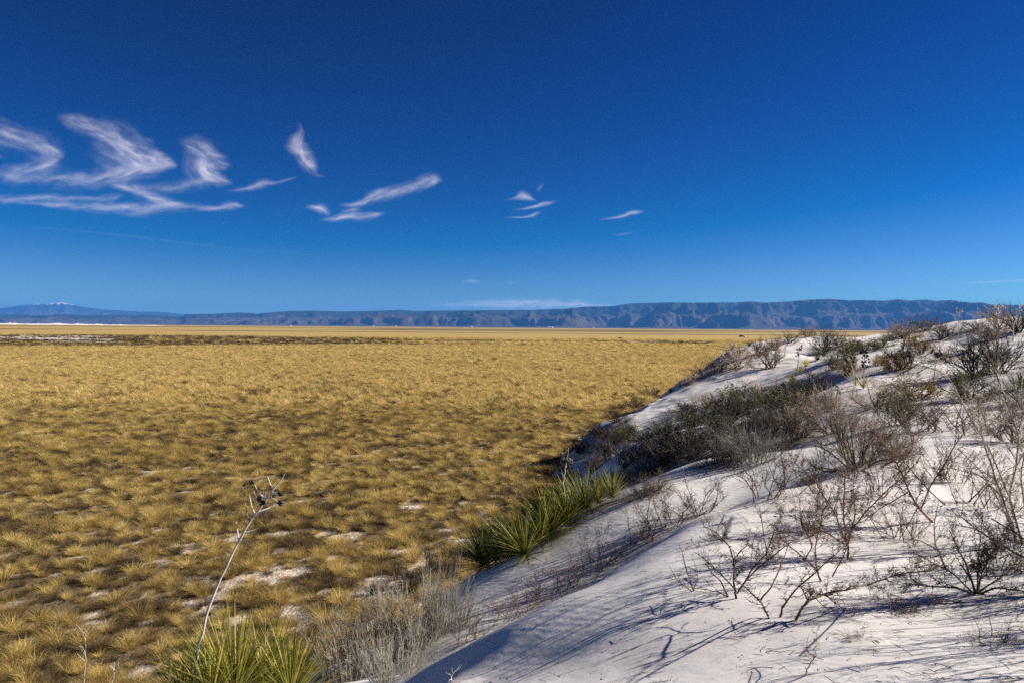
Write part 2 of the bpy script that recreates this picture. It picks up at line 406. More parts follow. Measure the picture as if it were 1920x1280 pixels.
# grass: tufts scattered on the plain, one object
def tuft(seed, nb, L, wd, seg, mat_, spread=.8):
    r = np.random.default_rng(seed); g = Geo()
    for i in range(nb):
        a = r.uniform(0, 2 * math.pi); br = .12 * math.sqrt(r.uniform()); tilt = r.uniform(.12, spread) + br * 3
        l = L * r.uniform(.55, 1.15); d = np.array([math.cos(a), math.sin(a), 0]); ss = np.linspace(0, 1, seg + 1)
        a2 = a + r.normal() * .5; d2 = np.array([math.cos(a2), math.sin(a2), 0])
        out = l * (np.sin(tilt) * ss + .30 * ss ** 2.2); hgt = l * (np.cos(tilt) * ss - .32 * tilt * ss ** 2.4)
        pts = d * br + np.outer(out, d2) + np.outer(hgt, [0, 0, 1])
        g.blade(pts, wd * (1 - .75 * ss), np.cross(d2, [0, 0, 1]) + r.normal(size=3) * .5)
    return g.mesh('tuft', mat_)
tcol = bpy.data.collections.new('tuft_sources')
def tsrc(me):
    o = bpy.data.objects.new('t%02d' % len(tcol.objects), me); tcol.objects.link(o)
for s in range(4): tsrc(tuft(100 + s, 230, .30, .0055, 3, M_GRASS, .62))
for s in range(2): tsrc(tuft(110 + s, 210, .26, .0055, 3, M_GRASSD, .6))
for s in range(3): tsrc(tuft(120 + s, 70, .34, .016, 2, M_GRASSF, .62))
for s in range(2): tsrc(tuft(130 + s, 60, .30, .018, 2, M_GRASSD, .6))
pts = []; vid = []; scl = []
def scatter(y0, y1, sp, base, far=False):
    ys = np.arange(y0, y1, sp)
    for yy in ys:
        hw = .80 * yy + 6; xs = np.arange(-hw, min(hw, hw), sp)
        x = xs + rng.uniform(-.55, .55, len(xs)) * sp; y = yy + rng.uniform(-.55, .55, len(xs)) * sp
        pts.append(np.c_[x, y]); scl.append(np.full(len(x), base)); vid.append(np.full(len(x), 1 if far else 0))
scatter(8, 34, .25, .76); scatter(34, 60, .29, .86); scatter(60, 130, .42, 1.08, True); scatter(130, 260, .72, 1.7, True); scatter(260, 430, 1.9, 3.0, True)
pts = np.concatenate(pts); scl = np.concatenate(scl); vid = np.concatenate(vid)
x, y = pts[:, 0], pts[:, 1]
dist0 = np.hypot(x, y); bb = bare(x, y); dkb = dark_band(x, y); pl = playa(x, y)
inb = (x > -13) & (y < 134); hd = np.full(len(x), -1.0); hd[inb] = dune_h(x[inb], y[inb])
gap = fbm(x * 2.6, y * 2.6, 2, 141, .6)
keep = (bb < .4) & ((gap > -.27) | (dist0 > 130)) & (hd < .22) & (pl < .4) & (rng.uniform(size=len(x)) > .30 * dkb + .06 + .2 * sstep(-.3, .6, hd))
pn = fbm(x * 1.3, y * 1.3, 3, 101, .6) + .18 * fbm(x * .3, y * .3, 2, 103) + .15 * fbm(x * .05, y * .05, 2, 105)
dist = np.hypot(x, y)
pd = np.clip(.36 + .85 * pn + .35 * fbm(x * 1.6, y * 1.6, 2, 131) - .34 * sstep(30, 110, dist) + .9 * dkb + .5 * sstep(-.5, .2, hd), .04, .97)
isd = rng.uniform(size=len(x)) < pd
k = rng.integers(0, 12, len(x))
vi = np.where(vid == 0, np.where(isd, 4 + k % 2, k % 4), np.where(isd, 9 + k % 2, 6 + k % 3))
s = scl * np.clip(1 + .26 * rng.normal(size=len(x)) + .30 * fbm(x * .8, y * .8, 2, 111), .45, 1.8)
x, y, vi, s, hd = x[keep], y[keep], vi[keep], s[keep], hd[keep]
me = bpy.data.meshes.new('grass'); me.vertices.add(len(x))
me.vertices.foreach_set('co', np.c_[x, y, np.maximum(hd, 0)].astype(np.float32).ravel())
vattr(me, 'rz', rng.uniform(0, 6.28, len(x))); vattr(me, 'sc', s); vattr(me, 'sz', s * rng.uniform(.8, 1.35, len(x)) * np.where(scl[keep] > 1.5, .75, 1))
a = me.attributes.new('vid', 'INT', 'POINT'); a.data.foreach_set('value', vi.astype(np.int32))
go = link('grass', me, kind='stuff', label='golden dry bunchgrass covering the whole plain', cat='grass')
def gn_scatter(obj, coll):
    g = bpy.data.node_groups.new('scatter', 'GeometryNodeTree')
    g.interface.new_socket('Geometry', in_out='INPUT', socket_type='NodeSocketGeometry'); g.interface.new_socket('Geometry', in_out='OUTPUT', socket_type='NodeSocketGeometry')
    N = g.nodes; gi = N.new('NodeGroupInput'); gout = N.new('NodeGroupOutput')
    ci = N.new('GeometryNodeCollectionInfo'); ci.inputs[0].default_value = coll; ci.inputs['Separate Children'].default_value = True; ci.inputs['Reset Children'].default_value = True
    iop = N.new('GeometryNodeInstanceOnPoints'); iop.inputs['Pick Instance'].default_value = True
    def na(nm, t):
        n = N.new('GeometryNodeInputNamedAttribute'); n.data_type = t; n.inputs[0].default_value = nm; return n.outputs[0]
    cr = N.new('ShaderNodeCombineXYZ'); g.links.new(na('rz', 'FLOAT'), cr.inputs[2])
    cs = N.new('ShaderNodeCombineXYZ'); a = na('sc', 'FLOAT'); g.links.new(a, cs.inputs[0]); g.links.new(a, cs.inputs[1]); g.links.new(na('sz', 'FLOAT'), cs.inputs[2])
    mp = N.new('GeometryNodeMeshToPoints')
    g.links.new(gi.outputs[0], mp.inputs[0]); g.links.new(mp.outputs[0], iop.inputs['Points']); g.links.new(ci.outputs[0], iop.inputs['Instance'])
    g.links.new(na('vid', 'INT'), iop.inputs['Instance Index']); g.links.new(cr.outputs[0], iop.inputs['Rotation']); g.links.new(cs.outputs[0], iop.inputs['Scale'])
    g.links.new(iop.outputs[0], gout.inputs[0])
    md = obj.modifiers.new('scatter', 'NODES'); md.node_group = g
gn_scatter(go, tcol)


# ------------------------------------------------------------------ mountains
SKY = np.array([(-700,590),(-400,582),(-150,584),(0,578),(36,573),(66,570),(91,570),(113,566),(131,570),(157,576),(200,581),(255,584),(310,585.5),(346,589),(401,588.5),(448,586),(481,588),(518,585),(547,583),(590,582.6),(638,584),(700,583),(750,581),(775,583),(875,582),(1000,581),(1062,579),(1096,575),(1146,574),(1183,569),(1250,567),(1300,567.5),(1380,567),(1408,565),(1430,567.5),(1464,566),(1515,562),(1554,560.5),(1591,563),(1622,562.5),(1656,564),(1684,561),(1703,563.6),(1734,561.6),(1754,564),(1782,562.5),(1819,567.5),(1841,567),(1855,571),(1886,571.5),(1920,571.5),(2100,566),(2500,570),(2900,578)], float)
def skyline(u):
    return (614 + (u - 960) * math.tan(ROLL)) - np.interp(u, SKY[:, 0], SKY[:, 1])     # px above the horizon
def mountain_mat(name, snow=False):
    m, nt, b = mat(name, .95)
    pos = geo_pos(nt); sp = nt.nodes.new('ShaderNodeSeparateXYZ'); nt.links.new(pos, sp.inputs[0])
    n1 = noise(nt, .0011, 6, .65, pos); n2 = noise(nt, .0035, 5, .7, pos)
    rock = ramp(nt, n2.outputs[0], [(.3, (.040, .031, .028)), (.5, (.056, .042, .037)), (.7, (.080, .060, .050))])
    forest = ramp(nt, n2.outputs[0], [(.3, (.006, .010, .010)), (.7, (.022, .026, .02))])
    z = mathn(nt, 'DIVIDE', sp.outputs[2], attr(nt, 'crest'))
    fz = mathn(nt, 'ADD', z, mathn(nt, 'MULTIPLY', mathn(nt, 'SUBTRACT', n1.outputs[0], .5), .9))
    ff = ramp(nt, fz, [(.55, (0, 0, 0)), (.78, (1, 1, 1))])
    cc = mixc(nt, ff.outputs[0], rock.outputs[0], forest.outputs[0])
    if snow:
        sf = ramp(nt, mathn(nt, 'MULTIPLY_ADD', n2.outputs[0], .5) if False else mathn(nt, 'ADD', mathn(nt, 'DIVIDE', sp.outputs[2], 2000), mathn(nt, 'MULTIPLY', n2.outputs[0], .45)), [(.93, (0, 0, 0)), (1.0, (1, 1, 1))])
        cc = mixc(nt, sf.outputs[0], cc, (.75, .75, .78))
    nt.links.new(cc, b.inputs['Base Color'])
    nt.links.new(bump(nt, n2.outputs[0], 1.0, 60), b.inputs['Normal'])
    return m
def mountains(name, y0, y1, u0_, u1_, nu, ny, top, m, seed, spur):
    us = np.linspace(u0_, u1_, nu); ys = np.linspace(y0, y1, ny)
    U, Y = np.meshgrid(us, ys); X = (U - 960) / F * Y
    s = (Y - y0) / (y1 - y0)
    rid = 0; amp = 1; k = 1 / 2600.
    for o in range(5):
        n = 1 - np.abs(fbm(X * k + 3 * o + fbm(X * k * .7, Y * k * .5, 2, seed + 5) * .8, Y * k * .28 + 7 * o, 2, seed + o)) * 2.6
        rid = rid + amp * n; amp *= .5; k *= 2.1
    rid = rid / 1.9
    f2 = fbm(X / 900., Y / 900., 5, seed + 77, .6)
    big = fbm(X / 5200., Y / 5200., 3, seed + 31)
    s2 = np.clip(s + spur * (rid * (.55 + .9 * np.clip(big + .5, 0, 1)) - .35 + .55 * big) * (1 - s * .7) * sstep(.0, .25, s) + .10 * f2, 0, 1.3)
    prof = .07 * sstep(0, .25, s2) + .33 * sstep(.16, .34, s2) + .1 * sstep(.34, .55, s2) + .32 * sstep(.52, .72, s2) + .18 * sstep(.72, .9, s2)
    h = prof * (1 + .05 * f2) + .05 * f2 * sstep(.1, .4, s2)
    h = h * (1 - .5 * sstep(.93, 1.0, s))
    h[0] = -.02; h = np.maximum(h, -.02)
    mx = (h / Y).max(axis=0)
    # smooth the per-column normalisation so ridges keep their own shape
    px_ = top(us)
    zz = h / mx[None, :] * (px_ / F)[None, :]
    me = grid_mesh(name, X, Y, zz, m)
    vattr(me, 'crest', np.broadcast_to((px_ / F * 30000 * (y0 / 25000))[None, :], zz.shape))
    return me
mr = mountains('mountain_range', 24000, 36000, -300, 2700, 1300, 150,
               lambda u: np.where(u < 346, np.minimum(skyline(u), 17 + 3 * fbm(u / 40., u * 0, 3, 5)), skyline(u)), mountain_mat('range_rock'), 200, .55)
link('mountain_range', mr, kind='structure')
ms = mountains('snowy_mountain', 50000, 62000, -1000, 420, 420, 90, lambda u: skyline(u) * (1 - sstep(330, 420, u) * .8), mountain_mat('peak_rock', True), 300, .5)
link('snowy_mountain', ms, kind='structure')

# far white dune field at the left edge of the plain
us = np.linspace(-500, 330, 520); ys = np.linspace(3900, 4700, 40); U, Y = np.meshgrid(us, ys); X = (U - 960) / F * Y
hh = (np.clip(fbm(X / 60., Y / 110., 4, 401, .62) * 1.5 + .22, -.1, 2) * 8) * sstep(3900, 4050, Y) * (1 - sstep(4500, 4700, Y)) * (1 - .6 * sstep(100, 300, U)) * (1 - sstep(280, 330, U)) - .5
link('distant_dunes', grid_mesh('distant_dunes', X, Y, hh, M_SAND), kind='structure')

# ------------------------------------------------------------------ haze
def haze():
    g = Geo(); x0, x1, y0, y1, z0, z1 = -59000, 59000, -3000, 70000, -1.0, 1640
    v = [(x0,y0,z0),(x1,y0,z0),(x1,y1,z0),(x0,y1,z0),(x0,y0,z1),(x1,y0,z1),(x1,y1,z1),(x0,y1,z1)]
    g.add(v, [(0,3,2,1),(4,5,6,7),(0,1,5,4),(1,2,6,5),(2,3,7,6),(3,0,4,7)])
    m = bpy.data.materials.new('haze'); m.use_nodes = True; nt = m.node_tree; nt.nodes.clear()
    pv = nt.nodes.new('ShaderNodeVolumePrincipled'); o = nt.nodes.new('ShaderNodeOutputMaterial')
    pv.inputs['Color'].default_value = (.10, .38, 1.0, 1); pv.inputs['Density'].default_value = 1.7e-5
    nt.links.new(pv.outputs[0], o.inputs['Volume'])
    m.cycles.homogeneous_volume = True
    link('haze', g.mesh('haze', m), kind='stuff', label='thin blue haze over the whole basin', cat='haze')
haze()

# ================================================================== plants
def wander(p, d, L, n, wig, r, grav=0.0):
    """a crooked path of n steps"""
    pts = [np.array(p, float)]; d = np.array(d, float); d /= np.linalg.norm(d)
    for i in range(n):
        d = d + r.normal(size=3) * wig + np.array([0, 0, grav]); d /= np.linalg.norm(d)
        pts.append(pts[-1] + d * L / n)
    return np.array(pts)
def side_dir(t, r, ang):
    q = r.normal(size=3); q -= t * q.dot(t); q /= np.linalg.norm(q) + 1e-9
    return t * math.cos(ang) + q * math.sin(ang)
def at(pts, f):
    x = f * (len(pts) - 1); i = min(int(x), len(pts) - 2); return pts[i] + (pts[i+1] - pts[i]) * (x - i), (pts[i+1] - pts[i]) / (np.linalg.norm(pts[i+1] - pts[i]) + 1e-9)
def twig_out(G, pts, rad, r, n, L, depth=1, k=3, knots=True, ang=(.5, 1.1), f0=.15):
    """side twigs along a path; each carries short spurs"""
    for i in range(n):
        f = r.uniform(f0, 1.0); p, t = at(pts, f)
        d = side_dir(t, r, r.uniform(*ang)); d[2] += .25
        l = L * r.uniform(.45, 1.15) * (1.15 - .5 * f); rr = max(rad * (1 - .6 * f) * .5, .0012)
        q = wander(p, d, l, 5, .22, r, .03)
        G.tube(q, np.linspace(rr, rr * .45, len(q)), k)
        if knots:
            for m in range(r.integers(2, 5)):
                p2, t2 = at(q, r.uniform(.1, 1)); d2 = side_dir(t2, r, r.uniform(.6, 1.3))
                l2 = r.uniform(.008, .03); G.tube([p2, p2 + d2 * l2 * .6, p2 + d2 * l2], [rr * .9, rr * 1.25, rr * .3], 3)
        if depth > 0: twig_out(G, q, rr, r, max(1, n // 3), L * .5, depth - 1, 3, knots, ang, .2)

# ---- prototypes of the shrubs that stand in numbers on the dune
def proto(kind, seed, big):
    """returns (stems mesh, twigs mesh); unit size: about 1 m across"""
    r = np.random.default_rng(seed); S = Geo(); T = Geo()
    w_ = 1.9 if not big else 1.0     # far copies: fewer, thicker twigs
    if kind in ('scrub', 'dark_scrub', 'gold', 'olive'):
        nm = 19
        for i in range(nm):
            a = 2 * math.pi * i / nm + r.normal() * .3; el = r.uniform(.1, 1.4) ** 1.15
            d = [math.cos(a) * math.cos(el), math.sin(a) * math.cos(el), math.sin(el)]
            q = wander([r.normal() * .05, r.normal() * .05, -.03], d, r.uniform(.38, .56), 6, .16, r, .04)
            S.tube(q, np.linspace(.009, .003, len(q)) * (1.4 if not big else 1), 4)
            for j in range(8 if big else 6):
                p, t = at(q, r.uniform(.2, 1)); dd = side_dir(t, r, r.uniform(.3, .9)); dd[2] += .3
                q2 = wander(p, dd, r.uniform(.16, .32), 4, .2, r, .03)
                T.tube(q2, np.linspace(.0026, .0012, len(q2)) * w_, 3)
                for m in range(8 if big else 5):
                    p3, t3 = at(q2, r.uniform(.15, 1)); d3 = side_dir(t3, r, r.uniform(.3, 1.0)); d3[2] += .2
                    q3 = wander(p3, d3, r.uniform(.06, .16), 2, .2, r)
                    T.tube(q3, np.linspace(.0015, .0008, 3) * w_, 3)
                    if kind in ('gold', 'olive'):
                        for _ in range(3):
                            b_ = q3[-1] + r.normal(size=3) * .012; e_ = b_ + r.normal(size=3) * .02
                            T.blade([b_, (b_ + e_) / 2, e_], [.007 * w_, .009 * w_, .002], r.normal(size=3))
    elif kind == 'broom':
        for i in range(130 if big else 60):
            a = r.uniform(0, 6.28); rad = .38 * math.sqrt(r.uniform()); lean = rad * r.uniform(.5, 1.5) + .1
            p = [math.cos(a) * rad * .7, math.sin(a) * rad * .7, -.03]
            q = wander(p, [math.cos(a) * lean, math.sin(a) * lean, 1], r.uniform(.35, .8) * (1 - rad * .6), 5, .10, r, .02)
            tgt = S if i % 6 == 0 else T
            tgt.tube(q, np.linspace(.0034, .0016, len(q)) * w_, 3)
            for m in range(11 if big else 5):
                p3, t3 = at(q, r.uniform(.2, 1)); d3 = side_dir(t3, r, r.uniform(.2, .6))
                q3 = wander(p3, d3, r.uniform(.04, .15), 2, .15, r, .05); T.tube(q3, np.linspace(.0017, .0009, 3) * w_, 3)
    elif kind == 'wispy':
        for i in range(11):
            a = r.uniform(0, 6.28); el = r.uniform(.5, 1.4)
            q = wander([r.normal() * .12, r.normal() * .12, -.03], [math.cos(a) * math.cos(el), math.sin(a) * math.cos(el), math.sin(el)], r.uniform(.4, .8), 7, .16, r, .02)
            S.tube(q, np.linspace(.0065, .002, len(q)) * (1.5 if not big else 1), 4)
            twig_out(T, q, .006, r, 9 if big else 6, .26, 1 if big else 0, 3, big)
    return S, T
KM = {'scrub': (M_BARK, M_SCRUB), 'dark_scrub': (M_BARK, M_SCRUBD), 'gold': (M_BARK, M_GOLD), 'olive': (M_BARK, M_OLIVE), 'broom': (M_SAGE, M_SAGE), 'wispy': (M_BARK, M_BARK)}
KN = {'scrub': 'twiggy_shrub', 'dark_scrub': 'dark_shrub', 'gold': 'golden_shrub', 'olive': 'olive_shrub', 'broom': 'grey_broom_shrub', 'wispy': 'bare_shrub', 'pale': 'pale_shrub'}
PM = {}
def get_meshes(kind, var, big):
    key = (kind, var, big)
    if key not in PM:
        S, T = proto(kind, 900 + var * 7 + len(kind), big)
        PM[key] = (S.mesh('stems', KM[kind][0]), T.mesh('twigs', KM[kind][1]))
    return PM[key]
def empty(name, loc, rz=0, sc=(1, 1, 1), label=None, cat=None, group=None):
    o = bpy.data.objects.new(name, None); COL.objects.link(o); o.location = loc; o.rotation_euler = (0, 0, rz); o.scale = sc
    o.empty_display_size = .1
    if label: o['label'] = label
    if cat: o['category'] = cat
    if group: o['group'] = group
    return o
SPOTS = []
def shrub(kind, u, v, wpx, hpx, label, group='shrubs growing on the dune', sink=.04):
    """a shrub whose base is seen at (u, v), wpx wide and hpx tall in the photograph"""
    p = hit(u, v); s = p[1] / F; Wm = wpx * s * 1.18; Hm = hpx * s * 1.08; SPOTS.append((p[0], p[1], Wm * .5, {'wispy': .3, 'dark_scrub': .9}.get(kind, .45)))
    big = p[1] < 22; var = random.randrange(3)
    a, b = get_meshes(kind, var, big)
    base_h = {'scrub': .55, 'dark_scrub': .55, 'gold': .55, 'olive': .55, 'broom': .62, 'wispy': .68}[kind]
    base_w = {'scrub': .98, 'dark_scrub': .98, 'gold': .98, 'olive': .98, 'broom': .85, 'wispy': 1.0}[kind]
    o = empty(KN[kind], (p[0], p[1], p[2] - sink), random.uniform(0, 6.28), (Wm / base_w, Wm / base_w, Hm / base_h), label, 'shrub', group)
    part('stems', a, o, 'stuff'); part('twigs', b, o, 'stuff')
    return o

# ---- yuccas
def leaf_mesh(seed, L, wd, droop, m, n=6):
    r = np.random.default_rng(seed); g = Geo(); ss = np.linspace(0, 1, n + 1)
    pts = np.c_[L * (ss - .12 * droop * ss ** 2), .03 * L * r.normal() * ss ** 2, -L * droop * .35 * ss ** 2]
    g.blade(pts, wd * np.array([1.3 if q == 0 else (1 - q ** 2.2 * .97) for q in ss]), [0, 1, 0], .22)
    return g.mesh('leaf', m)
LEAVES = [leaf_mesh(i, 1.0, .016, [.05, .15, .3, .5, .1][i % 5], M_LEAF) for i in range(5)]
LEAVESD = [leaf_mesh(i, 1.0, .016, [.05, .15, .3, .5, .1][i % 5], M_LEAFD) for i in range(5)]
DRYL = [leaf_mesh(20 + i, .8, .014, .9 + .3 * i, M_DRY) for i in range(3)]
def yucca_leaf_frames(r, n, elo=(.02, 1.45)):
    for i in range(n):
        t = (i + .5) / n; az = i * 2.39996 + r.normal() * .15
        el = elo[0] + (elo[1] - elo[0]) * t ** .9 + r.normal() * .09
        yield az, el
def yucca_near(u, v, Lpx, n, label, lean=(0, 0), dry=14, dz=0.0, y=None, elo=(-.05, 1.4), wide=1.0, darkp=.15):
    """every leaf its own object"""
    p = hit(u, v) if y is None else P(u, v, y); s = p[1] / F; L = Lpx * s
    r = np.random.default_rng(int(u * 7 + v))
    o = empty('yucca', (p[0], p[1], p[2] + dz), 0, (1, 1, 1), label, 'yucca', 'yuccas on the dune edge')
    o.rotation_euler = (lean[1], lean[0], 0)
    for az, el in yucca_leaf_frames(r, n, elo):
        c_ = part('leaf', (LEAVESD if r.uniform() < darkp else LEAVES)[r.integers(0, 5)], o); sc = L * r.uniform(.75, 1.12)
        c_.scale = (sc, sc * wide * r.uniform(.8, 1.2), sc); c_.location = (math.cos(az) * .02, math.sin(az) * .02, .05 + .06 * el)
        c_.rotation_euler = (r.normal() * .3, -el, az)
    for i in range(dry):
        c_ = part('dry_leaf', DRYL[r.integers(0, 3)], o); sc = L * r.uniform(.5, .9)
        az = r.uniform(0, 6.28); c_.scale = (sc, sc, sc); c_.rotation_euler = (0, r.uniform(-.1, .5), az); c_.location = (0, 0, .04)
    return o
YM = {}
def yucca_far(u, v, Lpx, label, dark=False, group='yuccas on the dune', cat='yucca'):
    p = hit(u, v); s = p[1] / F; L = Lpx * s; key = (dark, int(u) % 3)
    if key not in YM:
        r = np.random.default_rng(40 + key[1]); g = Geo(); ss = np.linspace(0, 1, 4)
        for az, el in yucca_leaf_frames(r, 85):
            d = np.array([math.cos(az) * math.cos(el), math.sin(az) * math.cos(el), math.sin(el)]); sc = r.uniform(.75, 1.1)
            pts = np.outer(ss, d) * sc; pts[:, 2] -= .10 * ss ** 2
            g.blade(pts, .034 * np.array([1, 1, .7, .1]), np.cross(d, [0, 0, 1.0]) + r.normal(size=3) * .2)
        YM[key] = g.mesh('leaves', M_LEAFD if dark else M_LEAF)
    o = link('yucca', YM[key], loc=(p[0], p[1], p[2] + .02), label=label, cat=cat, group=group)
    o.scale = (L, L, L); o.rotation_euler = (0, 0, random.uniform(0, 6))
    return o
def pod(g, p, d, s, r):
    """an open three-part seed capsule"""
    d = d / np.linalg.norm(d)
    for k in range(3):
        q = side_dir(d, r, 1.57); c0 = p; c1 = p + d * s * .5 + q * s * .34; c2 = p + d * s * 1.05 + q * s * .26
        g.tube([c0, c0 * .4 + c1 * .6, c1, c1 * .4 + c2 * .6, c2], [s * .08, s * .24, s * .27, s * .2, s * .03], 5)
def stalk(o, pts, r0_, r1_, pods, branches, seed, s, mats=(M_STALK, M_POD)):
    """a dried flower stalk (stem, side branches, seed pods) as parts of o; pts are world points"""
    r = np.random.default_rng(seed); base = np.array(o.location); g = Geo(); pts = np.array(pts)
    tt = np.linspace(0, 1, len(pts)); dense = np.c_[[np.interp(np.linspace(0, 1, 22), tt, pts[:, k]) for k in range(3)]].T
    dense[1:-1] += r.normal(size=(20, 3)) * r0_ * .25
    g.tube(dense - base, np.linspace(r0_, r1_, 22) * (1 + .12 * np.sin(np.arange(22) * 2.1)), 7)
    st = part('flower_stalk', g.mesh('flower_stalk', mats[0], True), o)
    st.rotation_mode = 'QUATERNION'; st.rotation_quaternion = o.rotation_euler.to_quaternion().inverted()
    for f, du, dv, pd in branches:
        p, t = at(dense, f); e = p + rt * du * s + up * dv * s + fw * r.normal() * abs(du) * s * .5
        mid = (p + e) / 2 + rt * du * s * .08 - up * dv * s * .12
        gb = Geo(); gb.tube(np.array([p, (p + mid) / 2, mid, (mid + e) / 2, e]) - base, [r1_ * 1.6, r1_ * 1.3, r1_ * 1.1, r1_ * .9, r1_ * .5], 5)
        part('side_branch', gb.mesh('side_branch', mats[0], True), st)
        if pd:
            gp = Geo(); pod(gp, e - base, (e - p), pd * s, r); part('seed_pod', gp.mesh('seed_pod', mats[1], True), st)
    for f, off, sz in pods:
        p, t = at(dense, f); e = p + rt * off[0] * s + up * off[1] * s + fw * r.normal() * 4 * s
        gp = Geo(); pod(gp, e - base, side_dir(t, r, .7), sz * s, r); part('seed_pod', gp.mesh('seed_pod', mats[1], True), st)
    return st

# ---- big yucca at the bottom of the frame with its long leaning stalk
yb = yucca_near(440, 1325, 170, 290, 'large green yucca at the bottom edge with a long leaning dry stalk', y=8.4, dry=24, elo=(-.1, 1.4))
s_ = 8.5 / F
stalk(yb, [P(364, 1300, 8.35), P(369, 1222, 8.35), P(388, 1150, 8.33), P(412, 1085, 8.3), P(437, 1035, 8.28), P(463, 988, 8.25), P(485, 955, 8.22), P(508, 925, 8.2), P(534, 888, 8.18)],   .018, .006,
      [(.84, (-8, 2), 10), (.80, (-12, 4), 13), (.86, (4, -4), 9), (.82, (-7, -4), 10)],
      [(.60, 24, 6, 0), (.56, -6, 34, 0), (.66, -8, 36, 0), (.70, 36, 20, 0), (.74, 30, 12, 11), (.72, -12, 34, 0), (.78, -12, 30, 0), (.80, 28, 4, 0), (.83, -18, 30, 11), (.88, 12, 0, 11), (.87, 22, 4, 0), (.90, -10, 24, 0), (.85, 20, -8, 12)], 5, s_)
yucca_near(545, 1325, 140, 200, 'green yucca at the bottom edge, right of the leaning stalk', y=8.6, dry=12, elo=(.15, 1.4))
yucca_near(498, 1325, 160, 180, 'green yucca at the bottom edge between the stalk bearer and the right one', y=8.9, dry=10, elo=(.0, 1.35))
yucca_near(395, 1332, 140, 150, 'yellowish yucca at the very foot of the leaning stalk', y=8.1, dry=10, elo=(.0, 1.35))
yucca_near(345, 1330, 115, 110, 'pale green yucca at the bottom edge, left of the leaning stalk', y=8.3, dry=8, elo=(.2, 1.4))

# ---- clump of yuccas along the dune edge
yucca_near(912, 1066, 90, 190, 'lowest and darkest yucca of the clump on the dune edge', darkp=.9, lean=(-.35, .1), dry=10)
yucca_near(958, 1040, 92, 180, 'yucca between the lowest plant of the clump and the one with orange dry base', darkp=.7, lean=(-.3, .1), dry=10)
yo = yucca_near(990, 1046, 94, 190, 'yucca with an orange dry base and hanging straw leaves in the clump', darkp=.4, lean=(-.45, .1), dry=24)
yucca_near(1038, 1004, 96, 200, 'yucca whose bare root hangs over the sand, middle of the clump', lean=(-.45, .1), dry=20)
yd = yucca_near(1066, 984, 84, 170, 'yucca carrying the thin dark seed stalk, upper half of the clump', lean=(-.2, 0), dry=12)
yucca_near(1098, 962, 78, 170, 'bright yellow green yucca just below the highest of the clump', lean=(-.1, 0), dry=8)
yucca_near(1122, 950, 66, 120, 'green yucca squeezed between the two highest of the clump', lean=(0, 0), dry=6)
yucca_near(1076, 968, 76, 120, 'yucca half hidden behind the thin dark seed stalk', lean=(-.1, 0), dry=8)
yucca_near(1018, 1022, 92, 120, 'long leaved yucca next above the orange based one', darkp=.5, lean=(-.3, .1), dry=10)
yucca_near(935, 1058, 84, 120, 'dark green yucca second from the bottom of the clump', darkp=.8, lean=(-.3, .1), dry=8)
yucca_near(1146, 940, 58, 160, 'highest yucca of the clump, against the dark hollow', lean=(.1, 0), dry=6)
s_ = yd.location[1] / F; yy = yd.location[1]
stalk(yd, [np.array(yd.location), P(1056, 905, yy), P(1060, 880, yy), P(1066, 838, yy)], .010, .003,
      [(.62, (-3, 0), 9), (.66, (4, 3), 9), (.72, (-4, 5), 10), (.78, (5, 0), 9)], [(.55, -9, 14, 9), (.6, 9, 14, 8), (.7, 8, 10, 8), (.8, -6, 10, 7)], 8, s_)

# ---- dried stalks among the shrubs further back
def dry_stalk(u, v, tu, tv, podrange, npod, psz, label, rad=.012, dark=True, leaves=0, bend=0, base=None):
    p = hit(u, v) if base is None else base; s = p[1] / F; yy = p[1]
    o = empty('yucca_stalk', p, 0, (1, 1, 1), label, 'dried yucca', 'dried yucca stalks')
    r = np.random.default_rng(int(u + v))
    pts = [p, P(u * .6 + tu * .4 + bend, v * .6 + tv * .4, yy), P(u * .2 + tu * .8 + bend * .5, v * .2 + tv * .8, yy), P(tu, tv, yy)]
    stalk(o, pts, rad, rad * .4, [(r.uniform(*podrange), (r.normal() * psz * .7, r.normal() * psz * .35), psz * r.uniform(.7, 1.2)) for _ in range(npod)],
          [(f, r.choice([-1, 1]) * psz * r.uniform(.6, 1.3), psz * r.uniform(.3, 1.0), psz * .8 if npod else 0) for f in np.linspace(podrange[0], podrange[1], 5)],
          int(u), s, (M_STALK, M_POD if dark else M_STALK))
    for i in range(leaves):
        c_ = part('leaf', LEAVES[i % 5], o); sc = s * r.uniform(35, 55); az = r.uniform(0, 6.28)
        c_.scale = (sc, sc * 1.6, sc); c_.rotation_euler = (0, -r.uniform(.5, 1.4), az)
    return o
dry_stalk(1619, 728, 1622, 655, (.45, .97), 30, 4.6, 'dried yucca stalk crowded with black seed pods in front of the sand ridge', rad=.022, leaves=26)
dry_stalk(1604, 722, 1594, 668, (.6, .95), 4, 6, 'thin dried yucca stalk with few pods, left of the black podded stalk', rad=.016, leaves=8)
dry_stalk(1750, 714, 1758, 660, (.6, .98), 9, 6, 'short dried yucca stalk with dark pods on the shaded slope', rad=.018)
dry_stalk(1494, 705, 1499, 650, (.55, .98), 9, 4, 'thin dried yucca stalk with dark pods above the green yucca row', rad=.02)
dry_stalk(1568, 745, 1572, 722, (.3, .98), 6, 5, 'stubby dried yucca stalk with black pods sunk among grey twigs', rad=.015)
dry_stalk(1794, 655, 1799, 584, (.9, 1.0), 3, 4, 'tall faint yucca stalk with one seed head at its tip against the mountains', rad=.016, dark=False)
dry_stalk(1866, 690, 1872, 575, (.75, 1.0), 10, 5, 'tall pale yucca stalk rising above the right hand skyline', rad=.022, dark=False)
dry_stalk(1900, 640, 1914, 574, (.6, 1.0), 6, 4, 'pale knobbly yucca stalk leaning right at the edge of the frame', rad=.022, dark=False, bend=-6)
